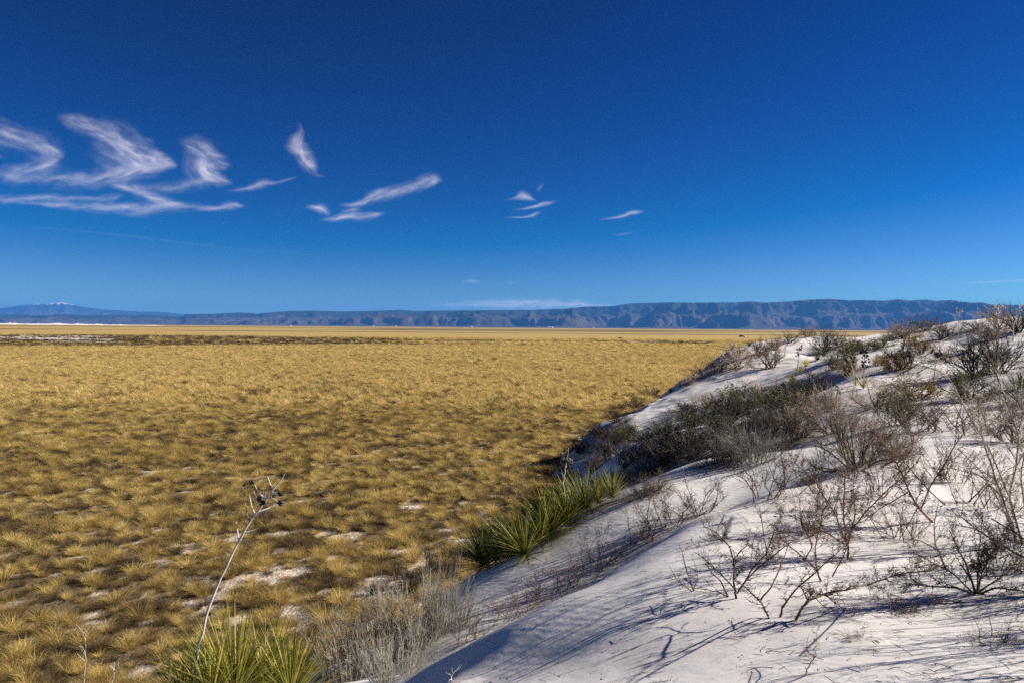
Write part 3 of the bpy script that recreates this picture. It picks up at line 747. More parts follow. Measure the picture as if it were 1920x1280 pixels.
dry_stalk(1471, 668, 1474, 640, (.6, 1.0), 4, 3, 'tiny dried yucca stalk left of the shaded slipface', rad=.02)
# small dried sprigs close to the viewer
def sprig(u, v, tu, tv, y, label, seed, n=8, L=14, m=M_STALK):
    p = hit(u, v) if y is None else P(u, v, y); s = p[1] / F; r = np.random.default_rng(seed)
    base = p.copy(); g = Geo(); q = np.array([p, P(u * .5 + tu * .5 + 3, (v + tv) / 2, p[1]), P(tu, tv, p[1])])
    dense = np.c_[[np.interp(np.linspace(0, 1, 9), np.linspace(0, 1, 3), q[:, k]) for k in range(3)]].T; dense[1:] += r.normal(size=(8, 3)) * .004
    g.tube(dense - base, np.linspace(.006, .002, 9), 5)
    o = link('dried_sprig', g.mesh('dried_sprig', m), loc=p, label=label, cat='dried plant', group='dried sprigs')
    t_ = Geo()
    for i in range(n):
        a, t = at(dense, r.uniform(.45, 1)); d = side_dir(t, r, r.uniform(.4, 1.1)); qq = wander(a, d, L * s * r.uniform(.5, 1.2), 3, .2, r)
        t_.tube(qq - base, np.linspace(.0028, .0012, 4), 4)
    part('twigs', t_.mesh('twigs', m), o, 'stuff')
    return o
sprig(156, 1290, 160, 1186, 9.2, 'pale upright dried sprig at the lower left edge of the plain', 1, 9, 22)
sprig(208, 1290, 214, 1240, 9.0, 'small hooked pale sprig beside the lower left sprig', 2, 5, 20)
sprig(838, 1292, 848, 1258, None, 'tiny white dried sprig on the shaded bottom slope of the dune', 3, 5, 22)

# ---- foreground shrubs: main stems follow the photograph
Z = 640 / 1781.
def zp(x, y): return 1280 + x * Z, 820 + y * Z
def big_shrub(name, label, stems, m=M_BARK, seed=1, n=10, L=.22, depth=1, rad=.007, tw=None, leaves=0, cat='shrub'):
    """stems: [(base index or None, radius scale, [(x, y, dy) ...])]; dy = metres nearer (-) or farther (+) than the base"""
    r = np.random.default_rng(seed)
    u, v = zp(*stems[0][1][0][:2]); b = hit(u, v); base = np.array([b[0], b[1], b[2] - .02]); yb_ = b[1]
    o = empty(name, base, 0, (1, 1, 1), label, cat, 'bare shrubs on the near sand')
    for rs, pl_ in stems:
        pts = []
        for i, q in enumerate(pl_):
            u, v = zp(q[0], q[1]); dy = q[2] if len(q) > 2 else None
            if dy is None: dy = 0 if i == 0 else (r.normal() * .06 * i)
            pts.append(P(u, v, yb_ + dy))
        pts = np.array(pts); nn = max(8, 4 * len(pts)); tt = np.linspace(0, 1, len(pts)); x_ = np.linspace(0, 1, nn)
        dn = np.c_[[np.interp(x_, tt, pts[:, k]) for k in range(3)]].T
        dn[1:-1] += r.normal(size=(nn - 2, 3)) * .0035
        k1 = dn.copy(); dn[1:-1] = (k1[:-2] + 2 * k1[1:-1] + k1[2:]) / 4
        g = Geo(); rr = rad * rs; g.tube(dn - base, np.linspace(rr, rr * .35, nn) * (1 + .1 * np.sin(np.arange(nn) * 1.7)), 6)
        st = part('stem', g.mesh('stem', m, True), o)
        length = np.linalg.norm(np.diff(dn, axis=0), axis=1).sum()
        t_ = Geo(); twig_out(t_, dn - base, rr, r, int(n * max(.5, length / .6)), L, depth, 3, True, (.4, 1.2), .2)
        # buds along the stem
        for _ in range(int(14 * length / .6)):
            p, t = at(dn - base, r.uniform(.1, 1)); d = side_dir(t, r, r.uniform(.6, 1.2)); l = r.uniform(.008, .022)
            t_.tube([p, p + d * l * .6, p + d * l], [rr * .4, rr * .5, rr * .15], 3)
        part('twigs', t_.mesh('twigs', tw or m), st, 'stuff')
        if leaves:
            lf = Geo()
            for _ in range(leaves):
                p, t = at(dn - base, r.uniform(.45, 1)); p = p + r.normal(size=3) * .03
                d = r.normal(size=3) * .02; lf.blade([p, p + d, p + d * 1.8 + [0, 0, -.01]], [.004, .022, .004], r.normal(size=3), .3)
            part('withered_leaves', lf.mesh('withered_leaves', M_BROWNLEAF), st, 'stuff')
    return o
big_shrub('bare_shrub', 'brown bare shrub with upright trunk and side branches, farthest left on the near sand', [
    (1.15, [(280,838,0),(270,780),(268,700),(265,640),(240,560),(180,500),(110,460)]), (1.0, [(283,812,0),(330,740),(440,640),(540,560),(640,500)]),
    (.8, [(278,800,0),(210,720),(150,660),(65,598)]), (.9, [(290,795,0),(380,660),(440,600),(480,480)]), (.75, [(440,640,.05),(432,560),(415,450),(400,360)]), (.7, [(265,640,0),(300,590),(340,560),(352,470)])], seed=11)
big_shrub('bare_shrub', 'low curved brown stem left of the upright trunked shrub', [(.9, [(238,830,0),(200,750),(140,690),(120,640)]), (.6, [(238,830,0),(180,800),(90,790),(0,770)])], seed=12, n=7, L=.14)
big_shrub('bare_shrub', 'forked brown shrub leaning left at the lower end of the near sand', [(.95, [(450,945,0),(425,890),(400,850),(330,780),(260,740)]), (.8, [(405,850,0),(460,780),(500,700),(530,620),(548,560)])], seed=13, n=6, L=.14)
big_shrub('bare_shrub', 'long single brown stem arching up to the right from the middle of the near sand', [(1.0, [(508,937,0),(525,870),(590,790),(690,705),(800,600),(880,520)])], seed=14, n=7, L=.14)
big_shrub('bare_shrub', 'low shrub with one long branch lying far out to the right', [(1.25, [(590,950,0),(620,890),(655,850),(740,815),(870,790),(1000,755),(1120,715),(1300,690)]), (.7, [(655,850,0),(620,780),(560,760)]), (.6, [(740,815,0),(820,880),(900,940)])], seed=15, n=8, L=.13)
big_shrub('bare_shrub', 'many forked brown shrub in the middle of the near sand', [(1.1, [(722,748,0),(700,690),(640,630),(560,570),(500,500),(480,440)]), (.8, [(700,700,0),(690,620),(700,520),(730,400),(730,280)]), (.8, [(780,725,0),(830,640),(860,560),(900,500)]), (.7, [(640,630,0),(680,560),(620,430),(610,330)])], seed=16, n=10)
big_shrub('tall_bare_shrub', 'tallest brown bare shrub of the near sand with a few withered orange leaves', [
    (1.4, [(862,632,0),(862,560),(850,500),(840,400),(845,250),(850,150)]), (1.1, [(864,545,0),(880,480),(960,380),(1070,270),(1160,200),(1240,100)]), (1.0, [(858,548,0),(820,480),(800,400),(720,280),(680,200),(560,120)]),
    (.9, [(866,520,0),(900,400),(890,260),(900,120)]), (.8, [(850,560,0),(760,500),(690,470),(560,410),(480,390)])], seed=17, n=13, L=.26, leaves=5)
big_shrub('tall_bare_shrub', 'brown bare shrub with a thick leaning trunk and one long branch up right', [
    (1.7, [(1305,442,0),(1240,380),(1180,280),(1130,150),(1060,40),(1000,-40)]), (1.2, [(1240,378,0),(1290,250),(1360,150),(1430,20),(1500,-60),(1560,-180)]), (1.0, [(1370,350,.1),(1300,290),(1210,190),(1130,100),(1020,60)]),
    (.9, [(1180,280,0),(1060,350),(960,420),(880,520)]), (.8, [(1130,150,0),(1200,60),(1190,-60)])], seed=18, n=12, L=.24, leaves=4)
big_shrub('bare_shrub', 'slim upright stem below the shrub with the thick leaning trunk', [(1.0, [(1378,698,0),(1350,620),(1320,560),(1310,450),(1330,360)]), (.7, [(1335,590,0),(1250,540),(1160,520)])], seed=19, n=7, L=.16)
big_shrub('bare_shrub', 'dense low tangle of twigs with a dark core at the right of the near sand', [
    (1.3, [(1530,815,0),(1500,720),(1450,600),(1390,480)]), (1.2, [(1535,815,0),(1560,700),(1640,560),(1700,510)]), (1.0, [(1530,815,0),(1540,690),(1550,560),(1560,440)]), (1.2, [(1525,820,-.02),(1420,780,-.1),(1300,775,-.15),(1180,762,-.2)]),
    (1.2, [(1540,820,0),(1640,780),(1780,800),(1900,830)]), (.9, [(1530,830,0),(1400,870,-.2),(1250,960,-.35),(1130,1000,-.45)]), (.9, [(1540,830,0),(1640,860,-.2),(1700,920,-.3)]), (.9, [(1540,810,0),(1700,700,.1),(1780,640,.2)]), (.8, [(1520,815,0),(1400,700),(1280,640),(1200,590)])], seed=20, n=20, L=.2, tw=M_TWIG)
big_shrub('fallen_stick', 'bare dark stick standing at a slant out of the sand near the right edge', [(1.3, [(1492,337,0),(1560,265),(1617,200)])], seed=21, n=2, L=.05, depth=0, cat='stick')
big_shrub('tall_pale_shrub', 'tall pale stemmed shrub filling the right edge of the frame', [
    (1.5, [(1742,560,0),(1720,450),(1660,300),(1620,180),(1580,50),(1540,-100),(1560,-250)]), (1.5, [(1778,580,0),(1740,440),(1700,300),(1740,150),(1760,0),(1700,-160),(1640,-330)]),
    (1.2, [(1760,575,0),(1720,480),(1680,380),(1560,180),(1440,60)]), (1.1, [(1800,590,0),(1790,420),(1760,200),(1800,-20),(1760,-240),(1790,-420)]), (1.0, [(1700,300,0),(1600,60),(1480,-140),(1380,-330),(1200,-390)]),
    (.9, [(1740,150,.1),(1860,-60),(1780,-260)]), (.9, [(1660,300,0),(1560,200),(1400,160)]), (.9, [(1760,0,0),(1660,-120),(1640,-350),(1650,-560)])], m=M_PALE, seed=22, n=7, L=.30, rad=.008)
big_shrub('bare_shrub', 'little tuft of thin brown stems on the open sand left of the upright trunked shrub', [(.7, [(60,800,0),(20,690),(0,600),(-20,560)]), (.6, [(50,805,0),(-30,740),(-70,670)]), (.5, [(55,805,0),(80,730),(60,640)])], seed=23, n=6, L=.12)
big_shrub('bare_shrub', 'small knotted brown shrub between the tall bare shrub and the thick leaning trunk', [(.8, [(1100,525,0),(1090,470),(1060,420),(1040,380)]), (.8, [(1105,525,0),(1130,470),(1180,440)]), (.6, [(1100,520,0),(1040,490),(990,470)])], seed=24, n=12, L=.14)
big_shrub('bare_shrub', 'short brown twig shrub near the crest below the sunlit hump', [(.8, [(1385,165,0),(1370,110),(1330,50),(1320,0)]), (.8, [(1390,165,0),(1420,110),(1470,60)]), (.6, [(1388,160,0),(1300,120),(1260,60)])], seed=25, n=12, L=.2)
big_shrub('dried_sprig', 'thin pale dried twig standing alone low on the near sand', [(.5, [(640,1240,0),(655,1190),(690,1140),(700,1050),(705,960)]), (.4, [(690,1140,0),(640,1100),(660,1020)])], m=M_PALE, seed=26, n=3, L=.08, cat='dried plant')
# bushes outside the frame on the right, whose shadows cross the near sand
def offshrub(x, y, h, seed, label):
    r = np.random.default_rng(seed); z = height(x, y); base = np.array([x, y, z - .03])
    o = empty('tall_bare_shrub', base, 0, (1, 1, 1), label, 'shrub', 'shrubs beyond the right edge that shade the near sand')
    for i in range(7):
        a = r.uniform(0, 6.28); el = r.uniform(.7, 1.35)
        q = wander([0, 0, 0], [math.cos(a) * math.cos(el), math.sin(a) * math.cos(el), math.sin(el)], h * r.uniform(.7, 1.1), 9, .12, r, .02)
        g = Geo(); g.tube(q, np.linspace(.012, .004, len(q)), 5); st = part('stem', g.mesh('stem', M_BARK), o)
        t_ = Geo(); twig_out(t_, q, .010, r, 12, h * .38, 1); part('twigs', t_.mesh('twigs', M_BARK), st, 'stuff')
OL = 'bare brown shrub just beyond the right edge of the frame'
for i, (x_, y_, h_) in enumerate([(3.7,4.2,1.1),(4.6,5.0,1.3),(4.3,3.6,1.0),(5.6,5.9,1.5),(6.0,7.2,1.6),(6.6,4.6,1.6),(7.4,8.6,1.8),(5.2,4.4,1.5),(4.9,6.3,1.4),(7.6,6.2,1.9),(3.3,3.5,.8),(8.6,7.6,2.0),(3.9,5.3,1.0),(4.2,4.5,1.2),(5.9,3.9,1.5),(6.8,5.6,1.8)]): offshrub(x_, y_, h_, 500 + i, OL)

# ---- shrubs by the hundred pixels: (kind, u, v of the foot, width, height, label)
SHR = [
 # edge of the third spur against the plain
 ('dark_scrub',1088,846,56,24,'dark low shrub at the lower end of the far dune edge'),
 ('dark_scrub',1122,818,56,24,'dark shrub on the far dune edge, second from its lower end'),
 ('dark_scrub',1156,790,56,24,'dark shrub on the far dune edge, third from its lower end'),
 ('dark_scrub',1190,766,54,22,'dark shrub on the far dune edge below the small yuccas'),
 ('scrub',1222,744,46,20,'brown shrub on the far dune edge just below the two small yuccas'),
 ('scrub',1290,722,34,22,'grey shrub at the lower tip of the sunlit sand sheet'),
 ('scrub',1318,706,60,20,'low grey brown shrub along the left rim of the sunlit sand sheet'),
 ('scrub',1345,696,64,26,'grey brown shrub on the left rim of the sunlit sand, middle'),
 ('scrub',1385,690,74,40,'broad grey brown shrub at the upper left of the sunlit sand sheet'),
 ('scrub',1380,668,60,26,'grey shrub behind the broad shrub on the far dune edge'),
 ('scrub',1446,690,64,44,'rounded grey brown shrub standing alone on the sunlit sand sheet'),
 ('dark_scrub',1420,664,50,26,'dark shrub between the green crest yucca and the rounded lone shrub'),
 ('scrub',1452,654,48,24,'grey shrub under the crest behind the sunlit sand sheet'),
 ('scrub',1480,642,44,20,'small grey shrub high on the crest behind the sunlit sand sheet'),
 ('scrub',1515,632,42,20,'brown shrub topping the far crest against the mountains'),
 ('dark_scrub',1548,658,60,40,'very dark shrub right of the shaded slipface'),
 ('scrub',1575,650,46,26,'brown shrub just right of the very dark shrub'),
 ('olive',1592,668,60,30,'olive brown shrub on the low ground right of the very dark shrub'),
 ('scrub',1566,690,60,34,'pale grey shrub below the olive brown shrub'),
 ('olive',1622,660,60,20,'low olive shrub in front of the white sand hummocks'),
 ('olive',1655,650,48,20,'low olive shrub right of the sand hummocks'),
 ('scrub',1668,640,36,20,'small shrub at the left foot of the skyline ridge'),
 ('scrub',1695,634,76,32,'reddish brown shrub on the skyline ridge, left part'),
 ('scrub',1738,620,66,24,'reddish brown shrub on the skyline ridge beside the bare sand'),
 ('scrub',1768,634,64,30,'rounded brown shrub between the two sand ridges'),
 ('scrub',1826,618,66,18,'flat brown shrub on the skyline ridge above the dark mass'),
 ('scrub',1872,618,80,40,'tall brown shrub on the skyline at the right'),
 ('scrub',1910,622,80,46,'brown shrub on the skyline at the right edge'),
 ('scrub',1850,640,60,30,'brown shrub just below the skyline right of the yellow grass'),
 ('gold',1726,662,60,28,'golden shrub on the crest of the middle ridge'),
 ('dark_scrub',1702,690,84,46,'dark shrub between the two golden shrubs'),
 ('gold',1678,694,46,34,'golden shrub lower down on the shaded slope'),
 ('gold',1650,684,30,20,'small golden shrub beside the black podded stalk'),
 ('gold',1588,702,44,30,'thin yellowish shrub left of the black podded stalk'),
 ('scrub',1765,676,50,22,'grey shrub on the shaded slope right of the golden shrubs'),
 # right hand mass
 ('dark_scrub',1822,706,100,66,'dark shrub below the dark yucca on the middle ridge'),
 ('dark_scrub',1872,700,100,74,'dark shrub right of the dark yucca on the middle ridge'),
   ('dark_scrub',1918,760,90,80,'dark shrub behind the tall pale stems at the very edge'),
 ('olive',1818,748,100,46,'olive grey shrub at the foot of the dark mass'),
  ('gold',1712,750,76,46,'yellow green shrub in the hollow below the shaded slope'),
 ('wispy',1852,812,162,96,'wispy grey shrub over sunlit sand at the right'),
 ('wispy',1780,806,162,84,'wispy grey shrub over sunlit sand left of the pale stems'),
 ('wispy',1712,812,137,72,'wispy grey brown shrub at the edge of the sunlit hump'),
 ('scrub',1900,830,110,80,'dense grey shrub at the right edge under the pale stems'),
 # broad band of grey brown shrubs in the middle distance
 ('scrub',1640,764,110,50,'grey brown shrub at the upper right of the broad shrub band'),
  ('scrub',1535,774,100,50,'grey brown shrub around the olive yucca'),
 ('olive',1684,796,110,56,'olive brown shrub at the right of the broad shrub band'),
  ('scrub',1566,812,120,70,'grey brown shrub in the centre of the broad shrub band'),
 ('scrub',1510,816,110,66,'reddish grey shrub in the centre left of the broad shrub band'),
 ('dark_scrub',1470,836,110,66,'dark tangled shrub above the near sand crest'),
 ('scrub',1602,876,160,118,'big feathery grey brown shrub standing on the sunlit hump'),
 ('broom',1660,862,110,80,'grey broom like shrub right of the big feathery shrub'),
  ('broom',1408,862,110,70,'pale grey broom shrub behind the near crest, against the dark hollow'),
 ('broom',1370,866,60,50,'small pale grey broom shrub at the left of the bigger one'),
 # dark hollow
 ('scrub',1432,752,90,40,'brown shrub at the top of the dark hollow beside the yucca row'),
 ('olive',1404,776,100,50,'dark olive shrub near the top of the hollow'),
 ('olive',1452,790,100,56,'olive shrub on the right side of the hollow'),
 ('dark_scrub',1360,800,110,56,'dark shrub in the upper middle of the hollow'),
 ('dark_scrub',1420,824,110,60,'dark shrub behind the pale grey broom shrub'),
 ('olive',1318,826,110,56,'dark olive shrub in the middle of the hollow'),
 ('dark_scrub',1372,848,110,56,'dark shrub at the bottom right of the hollow'),
 ('dark_scrub',1300,858,110,56,'darkest shrub at the bottom of the hollow above the near crest'),
 ('dark_scrub',1250,872,100,50,'dark shrub at the bottom left of the hollow'),
 ('dark_scrub',1270,842,90,44,'dark shrub left of the middle of the hollow'),
 ('dark_scrub',1222,892,90,44,'dark shrub beside the lower hollow yucca'),
 ('dark_scrub',1214,850,70,36,'dark shrub above the lower hollow yucca'),
 ('dark_scrub',1176,872,76,44,'dark shrub left of the lower hollow yucca'),
 ('dark_scrub',1140,862,70,44,'dark shrub on the shaded sand at the left of the hollow'),
 ('dark_scrub',1176,906,70,34,'dark shrub directly behind the highest clump yucca'),
 ('dark_scrub',1148,830,60,30,'brown dark shrub above the shaded sand strip'),
 ('olive',1184,828,60,30,'dark shrub with a yellow tinge in the shaded slope'),
 ('dark_scrub',1062,902,50,44,'dark brown shrub at the foot of the dune by the thin seed stalk'),
 ('broom',1242,806,42,20,'small grey tuft on the shaded slope above the hollow'),
 ('broom',1262,782,40,16,'small grey tuft on the blue shaded sand'),
 ('dark_scrub',1286,768,56,18,'low dark shrub on the lower rim of the sunlit sand'),
 ('broom',1310,752,32,20,'little brown tuft on the lower rim of the sunlit sand'),
 ('broom',1362,746,34,18,'little grey tuft standing free on the sunlit sand'),
 ('scrub',1330,762,60,22,'low grey shrub at the edge between sunlit sand and hollow'),
 ('dark_scrub',1336,872,90,44,'dark shrub peeping over the near crest below the hollow'),
 ('dark_scrub',1232,918,70,34,'dark shrub just behind the near crest at its low left part'),
 ('dark_scrub',1206,930,60,30,'dark shrub behind the near crest beside the highest clump yucca'),
 ('olive',1240,826,70,34,'olive shrub left of the upper hollow yucca'),
 ('dark_scrub',1300,798,80,36,'dark shrub right of the upper hollow yucca'),
 ('dark_scrub',1346,776,80,36,'dark brown shrub under the rim of the sunlit sand'),
 ('dark_scrub',1112,884,60,34,'dark shrub in the shade at the dune foot, above the clump'),
 ('dark_scrub',1126,918,56,30,'dark shrub between the clump and the shaded dune foot'),
 ('dark_scrub',1454,812,90,46,'dark shrub where the hollow meets the broad shrub band'),
 ('scrub',1492,772,80,40,'grey brown shrub at the upper left of the broad shrub band'),
 ('scrub',1478,758,60,30,'small grey shrub just below the end of the yucca row'),
    ('scrub',1536,724,70,34,'grey shrub on the slope left of the black podded stalk'),
 ('olive',1508,742,60,30,'olive shrub right of the yucca row on the shaded slope'),
  # valley behind the near crest
 ('wispy',1446,932,162,115,'thick bare shrub behind the near crest left of the tall ones'),
 ('wispy',1500,912,112,84,'bare shrub behind the near crest under the big feathery shrub'),
 ('wispy',1300,962,112,91,'upright bare shrub in the valley behind the near crest'),
 ('wispy',1250,988,125,91,'spreading bare shrub in the valley, fourth from the right'),
 ('wispy',1190,1022,112,84,'bare reddish shrub in the middle of the valley'),
 ('wispy',1130,1064,112,84,'bare reddish shrub in the valley opposite the orange based yucca'),
 ('wispy',1070,1098,112,79,'bare shrub in the valley right of the forked one'),
 ('wispy',1012,1128,100,72,'forked bare shrub low in the valley'),
 ('wispy',956,1160,100,67,'bare shrub at the low end of the valley'),
 ('wispy',884,1196,87,67,'lowest bare shrub of the valley beside the grey brooms'),
 # small bare shrubs between the big ones on the near sand
 ('wispy',1350,1012,64,56,'small bare shrub at the left part of the near sand crest'),
 ('wispy',1428,1052,76,66,'small bare shrub above the upright trunked shrub'),
 ('wispy',1502,1004,96,90,'bare shrub left of the tallest one of the near sand'),
 ('wispy',1556,962,104,96,'bare shrub on the near crest left of the tallest one'),
 ('wispy',1650,932,110,96,'bare shrub right behind the tallest one of the near sand'),
 ('wispy',1700,1012,120,100,'low bare shrub right of the tallest one of the near sand'),
 ('wispy',1786,902,110,96,'bare shrub between the thick leaning trunk and the pale stems'),
 ('wispy',1846,950,120,110,'bare shrub in front of the pale stems at the right'),
 ('wispy',1664,1128,80,50,'low creeping bare shrub left of the dense tangle'),
 ('wispy',1890,1070,120,90,'bare shrub at the right edge behind the dense tangle'),
 ('wispy',1606,1196,50,36,'tiny bare twig plant low in the middle of the near sand'),
 ('wispy',1872,1200,110,60,'low bare shrub in the lower right corner'),
 # grey broom shrubs at the foot of the near dune
 ('broom',838,1178,86,116,'palest grey broom shrub with tall plumes, highest at the dune foot'),
 ('broom',776,1214,120,130,'grey broom shrub below the palest one at the dune foot'),
 ('broom',706,1240,120,120,'grey broom shrub in the middle of the group at the dune foot'),
 ('broom',650,1268,110,110,'grey broom shrub beside the bottom yuccas at the dune foot'),
 ('broom',738,1272,110,80,'grey broom shrub lying lowest against the shaded sand'),
 ('dark_scrub',822,1082,100,56,'dark brown shrub on the plain behind the palest broom shrub'),
 ('dark_scrub',770,1108,80,44,'dark brown shrub on the plain left of the other dark one'),
]
for k_, u_, v_, w_, h_, l_ in SHR: shrub(k_, u_, v_, w_, h_, l_)
# twig litter and duff gathered under the shrubs
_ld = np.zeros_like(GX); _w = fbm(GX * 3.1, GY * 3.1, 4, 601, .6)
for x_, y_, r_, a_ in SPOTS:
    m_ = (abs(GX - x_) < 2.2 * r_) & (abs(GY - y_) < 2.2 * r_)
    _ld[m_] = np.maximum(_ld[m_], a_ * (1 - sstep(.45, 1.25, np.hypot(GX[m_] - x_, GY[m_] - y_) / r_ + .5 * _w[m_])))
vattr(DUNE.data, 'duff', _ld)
# shrubs out on the plain
for k_, u_, v_, w_, h_, l_ in [('dark_scrub',867,640,12,5,'dark bush far out on the plain, left of centre of the two'),('dark_scrub',1163,637,11,5,'dark bush far out on the plain near the dune'),
    ('broom',711,738,18,10,'small grey bush alone in the middle of the plain'),('dark_scrub',1047,652,8,4,'tiny dark bush on the plain between the two far ones'),('dark_scrub',550,643,8,5,'tiny dark bush on the dark strip at the left')]:
    shrub(k_, u_, v_, w_, h_, l_, 'bushes on the plain')
# smaller yuccas
for u_, v_, L_, d_, l_ in [(1404,650,16,True,'dark green yucca on the far crest beside the white car'),(1275,726,15,False,'small yucca with yellowish leaves at the tip of the sunlit sand'),(1257,736,14,True,'small dark yucca left of the yellowish one on the dune edge'),
    (1545,668,22,True,'dark yucca highest in the yucca row'),(1532,676,18,True,'dark yucca second highest in the yucca row'),(1511,688,22,False,'bright yucca in the upper part of the yucca row'),(1500,700,20,False,'bright yucca in the middle of the yucca row'),
    (1484,716,22,False,'green yucca just below the middle of the yucca row'),(1468,730,24,True,'full green yucca near the lower end of the yucca row'),(1452,742,22,True,'green yucca at the lower end of the yucca row'),(1530,740,26,True,'olive yucca among the grey shrubs right of the row'),
    (1818,658,26,True,'dark green yucca on the crest of the middle ridge'),(1914,728,40,True,'dark green yucca behind the pale stems at the right edge'),(1270,818,26,True,'green yucca in the upper hollow'),(1202,896,32,False,'green yucca in the lower hollow behind the clump'),
    (1168,812,20,False,'pale green yucca on the shaded slope left of the hollow'),(1385,768,22,True,'green yucca half hidden by dark shrubs in the hollow'),(1745,738,24,False,'yellow green yucca in the hollow below the shaded slope'),
    (697,1116,34,True,'green yucca on the plain just above the grey broom shrubs'),(820,922,15,True,'small green yucca on the plain left of the sandy patches'),(1238,722,9,True,'tiny dark yucca on the plain beside the dune edge, larger of two'),
    (1228,714,6,True,'tiny dark yucca on the plain beside the dune edge, smaller of two'),(1152,766,8,True,'tiny yucca on the plain above the white sand streak'),(1058,850,14,True,'small yucca on the plain at the foot of the far dune edge')]:
    yucca_far(u_, v_, L_, l_, d_)

# ------------------------------------------------------------------ things far out
def box(g, x0, x1, y0, y1, z0, z1):
    g.add([(x0,y0,z0),(x1,y0,z0),(x1,y1,z0),(x0,y1,z0),(x0,y0,z1),(x1,y0,z1),(x1,y1,z1),(x0,y1,z1)], [(0,3,2,1),(4,5,6,7),(0,1,5,4),(1,2,6,5),(2,3,7,6),(3,0,4,7)])
M_PAINT, _, b_ = mat('white_paint', .3); b_.inputs['Base Color'].default_value = (.8, .8, .78, 1)
M_GLASS, _, b_ = mat('dark_glass', .1); b_.inputs['Base Color'].default_value = (.02, .025, .03, 1)
M_RUB, _, b_ = mat('tyre_rubber', .8); b_.inputs['Base Color'].default_value = (.02, .02, .02, 1)
M_WALL, _, b_ = mat('white_wall', .8); b_.inputs['Base Color'].default_value = (.8, .78, .74, 1)
def car(u, v, rz, label, s=1.0):
    p = hit(u, v) if v > 640 else P(u, v, EYE[2] / -(ray(u, v)[2] / ray(u, v)[1])); p[2] = 0
    o = empty('parked_car', p, rz, (s, s, s), label, 'car', 'cars out on the plain')
    # side outline of a van-like off-roader, swept across its width with tucked-in glasshouse
    prof = [(-2.3,.45,.9),(-2.35,.9,.93),(-2.2,1.15,.92),(-1.95,1.85,.76),(-.9,1.92,.78),(.55,1.86,.76),(1.15,1.2,.9),(2.2,1.05,.88),(2.35,.75,.9),(2.3,.42,.88)]
    g = Geo(); n = len(prof); L = [(x, -w_, z) for x, z, w_ in prof]; Rr = [(x, w_, z) for x, z, w_ in prof]; mid = [(x, 0, z) for x, z, w_ in prof]
    g.add(L + Rr, [(i, i + 1, n + i + 1, n + i) for i in range(n - 1)] + [(n - 1, 0, n, 2 * n - 1)])
    base = .45
    for sgn, off in ((-1, L), (1, Rr)):
        lo = [(x, y, base) for x, y, z in off]; g.add(off + lo, [(i, i + 1, n + i + 1, n + i) for i in range(n - 1)])
    part('body', g.mesh('body', M_PAINT), o)
    for sgn in (-1, 1):
        for x0, x1, t0, t1 in ((-1.85, -.75, -1.75, -.75), (-.65, .35, -.65, .28), (.42, 1.0, .36, .62)):
            g = Geo(); y0 = sgn * .925; y1 = sgn * .80
            g.add([(x0, y0, 1.22), (x1, y0, 1.22), (t1, y1, 1.75), (t0, y1, 1.75)], [(0, 1, 2, 3)]); part('side_window', g.mesh('side_window', M_GLASS), o)
    g = Geo(); g.add([(1.17, -.78, 1.24), (1.17, .78, 1.24), (.64, .66, 1.80), (.64, -.66, 1.80)], [(0, 1, 2, 3)]); part('windscreen', g.mesh('windscreen', M_GLASS), o)
    g = Geo(); g.add([(-2.24, -.78, 1.2), (-2.24, .78, 1.2), (-2.02, .66, 1.75), (-2.02, -.66, 1.75)], [(0, 1, 2, 3)]); part('rear_window', g.mesh('rear_window', M_GLASS), o)
    for x in (-1.45, 1.45):
        for y in (-.82, .82):
            g = Geo(); g.tube([(x, y - .11, .36), (x, y - .09, .36), (x, y + .09, .36), (x, y + .11, .36)], [.30, .36, .36, .30], 14); wq = part('wheel', g.mesh('wheel', M_RUB), o)
            g = Geo(); q = math.copysign(.115, y); g.tube([(x, y + q, .36), (x, y + q * 1.05, .36)], [.2, .03], 10); part('rim', g.mesh('rim', M_PAINT), wq)
car(1392, 633.0, R(-28), 'white off-roader parked on the plain just beyond the far dune edge')
car(1591, 631.8, R(80), 'small white car farther off on the plain, right of the first one', .9)
def building(u, Y, w_, d_, h_, rz, label, gable=True):
    d = ray(u, 614); x = d[0] / d[1] * Y
    o = empty('white_building', (x, Y, 0), rz, (1, 1, 1), label, 'building', 'white buildings below the mountains')
    g = Geo(); box(g, -w_/2, w_/2, -d_/2, d_/2, -.5, h_); part('wall', g.mesh('wall', M_WALL), o)
    g = Geo(); e = w_ * .53; g.add([(-e,-d_*.53,h_+.05),(e,-d_*.53,h_+.05),(e,0,h_*1.35),(-e,0,h_*1.35),(e,d_*.53,h_+.05),(-e,d_*.53,h_+.05)], [(0,1,2,3),(3,2,4,5)]); part('roof', g.mesh('roof', M_WALL), o)
    g = Geo(); box(g, -w_*.15, w_*.15, -d_/2-.3, -d_/2-.02, 0, h_*.7); part('door', g.mesh('door', M_GLASS), o)
for i, (u_, Y_, w_, h_, l_) in enumerate([(1029,13000,30,13,'white shed below the mountains, left one of the close pair'),(1035,13000,34,16,'larger white shed below the mountains, right one of the close pair'),(884,15000,30,10,'faint white building below the mountains near the centre'),
    (700,15000,36,10,'faint white building below the mountains left of centre'),(742,15500,40,10,'second faint white building below the mountains left of centre'),(545,15500,36,10,'white building below the long middle ridge'),(1113,15000,34,9,'tiny white building right of the close pair')]):
    building(u_, Y_, w_, w_ * .6, h_, R(20 * (i % 3)), l_)

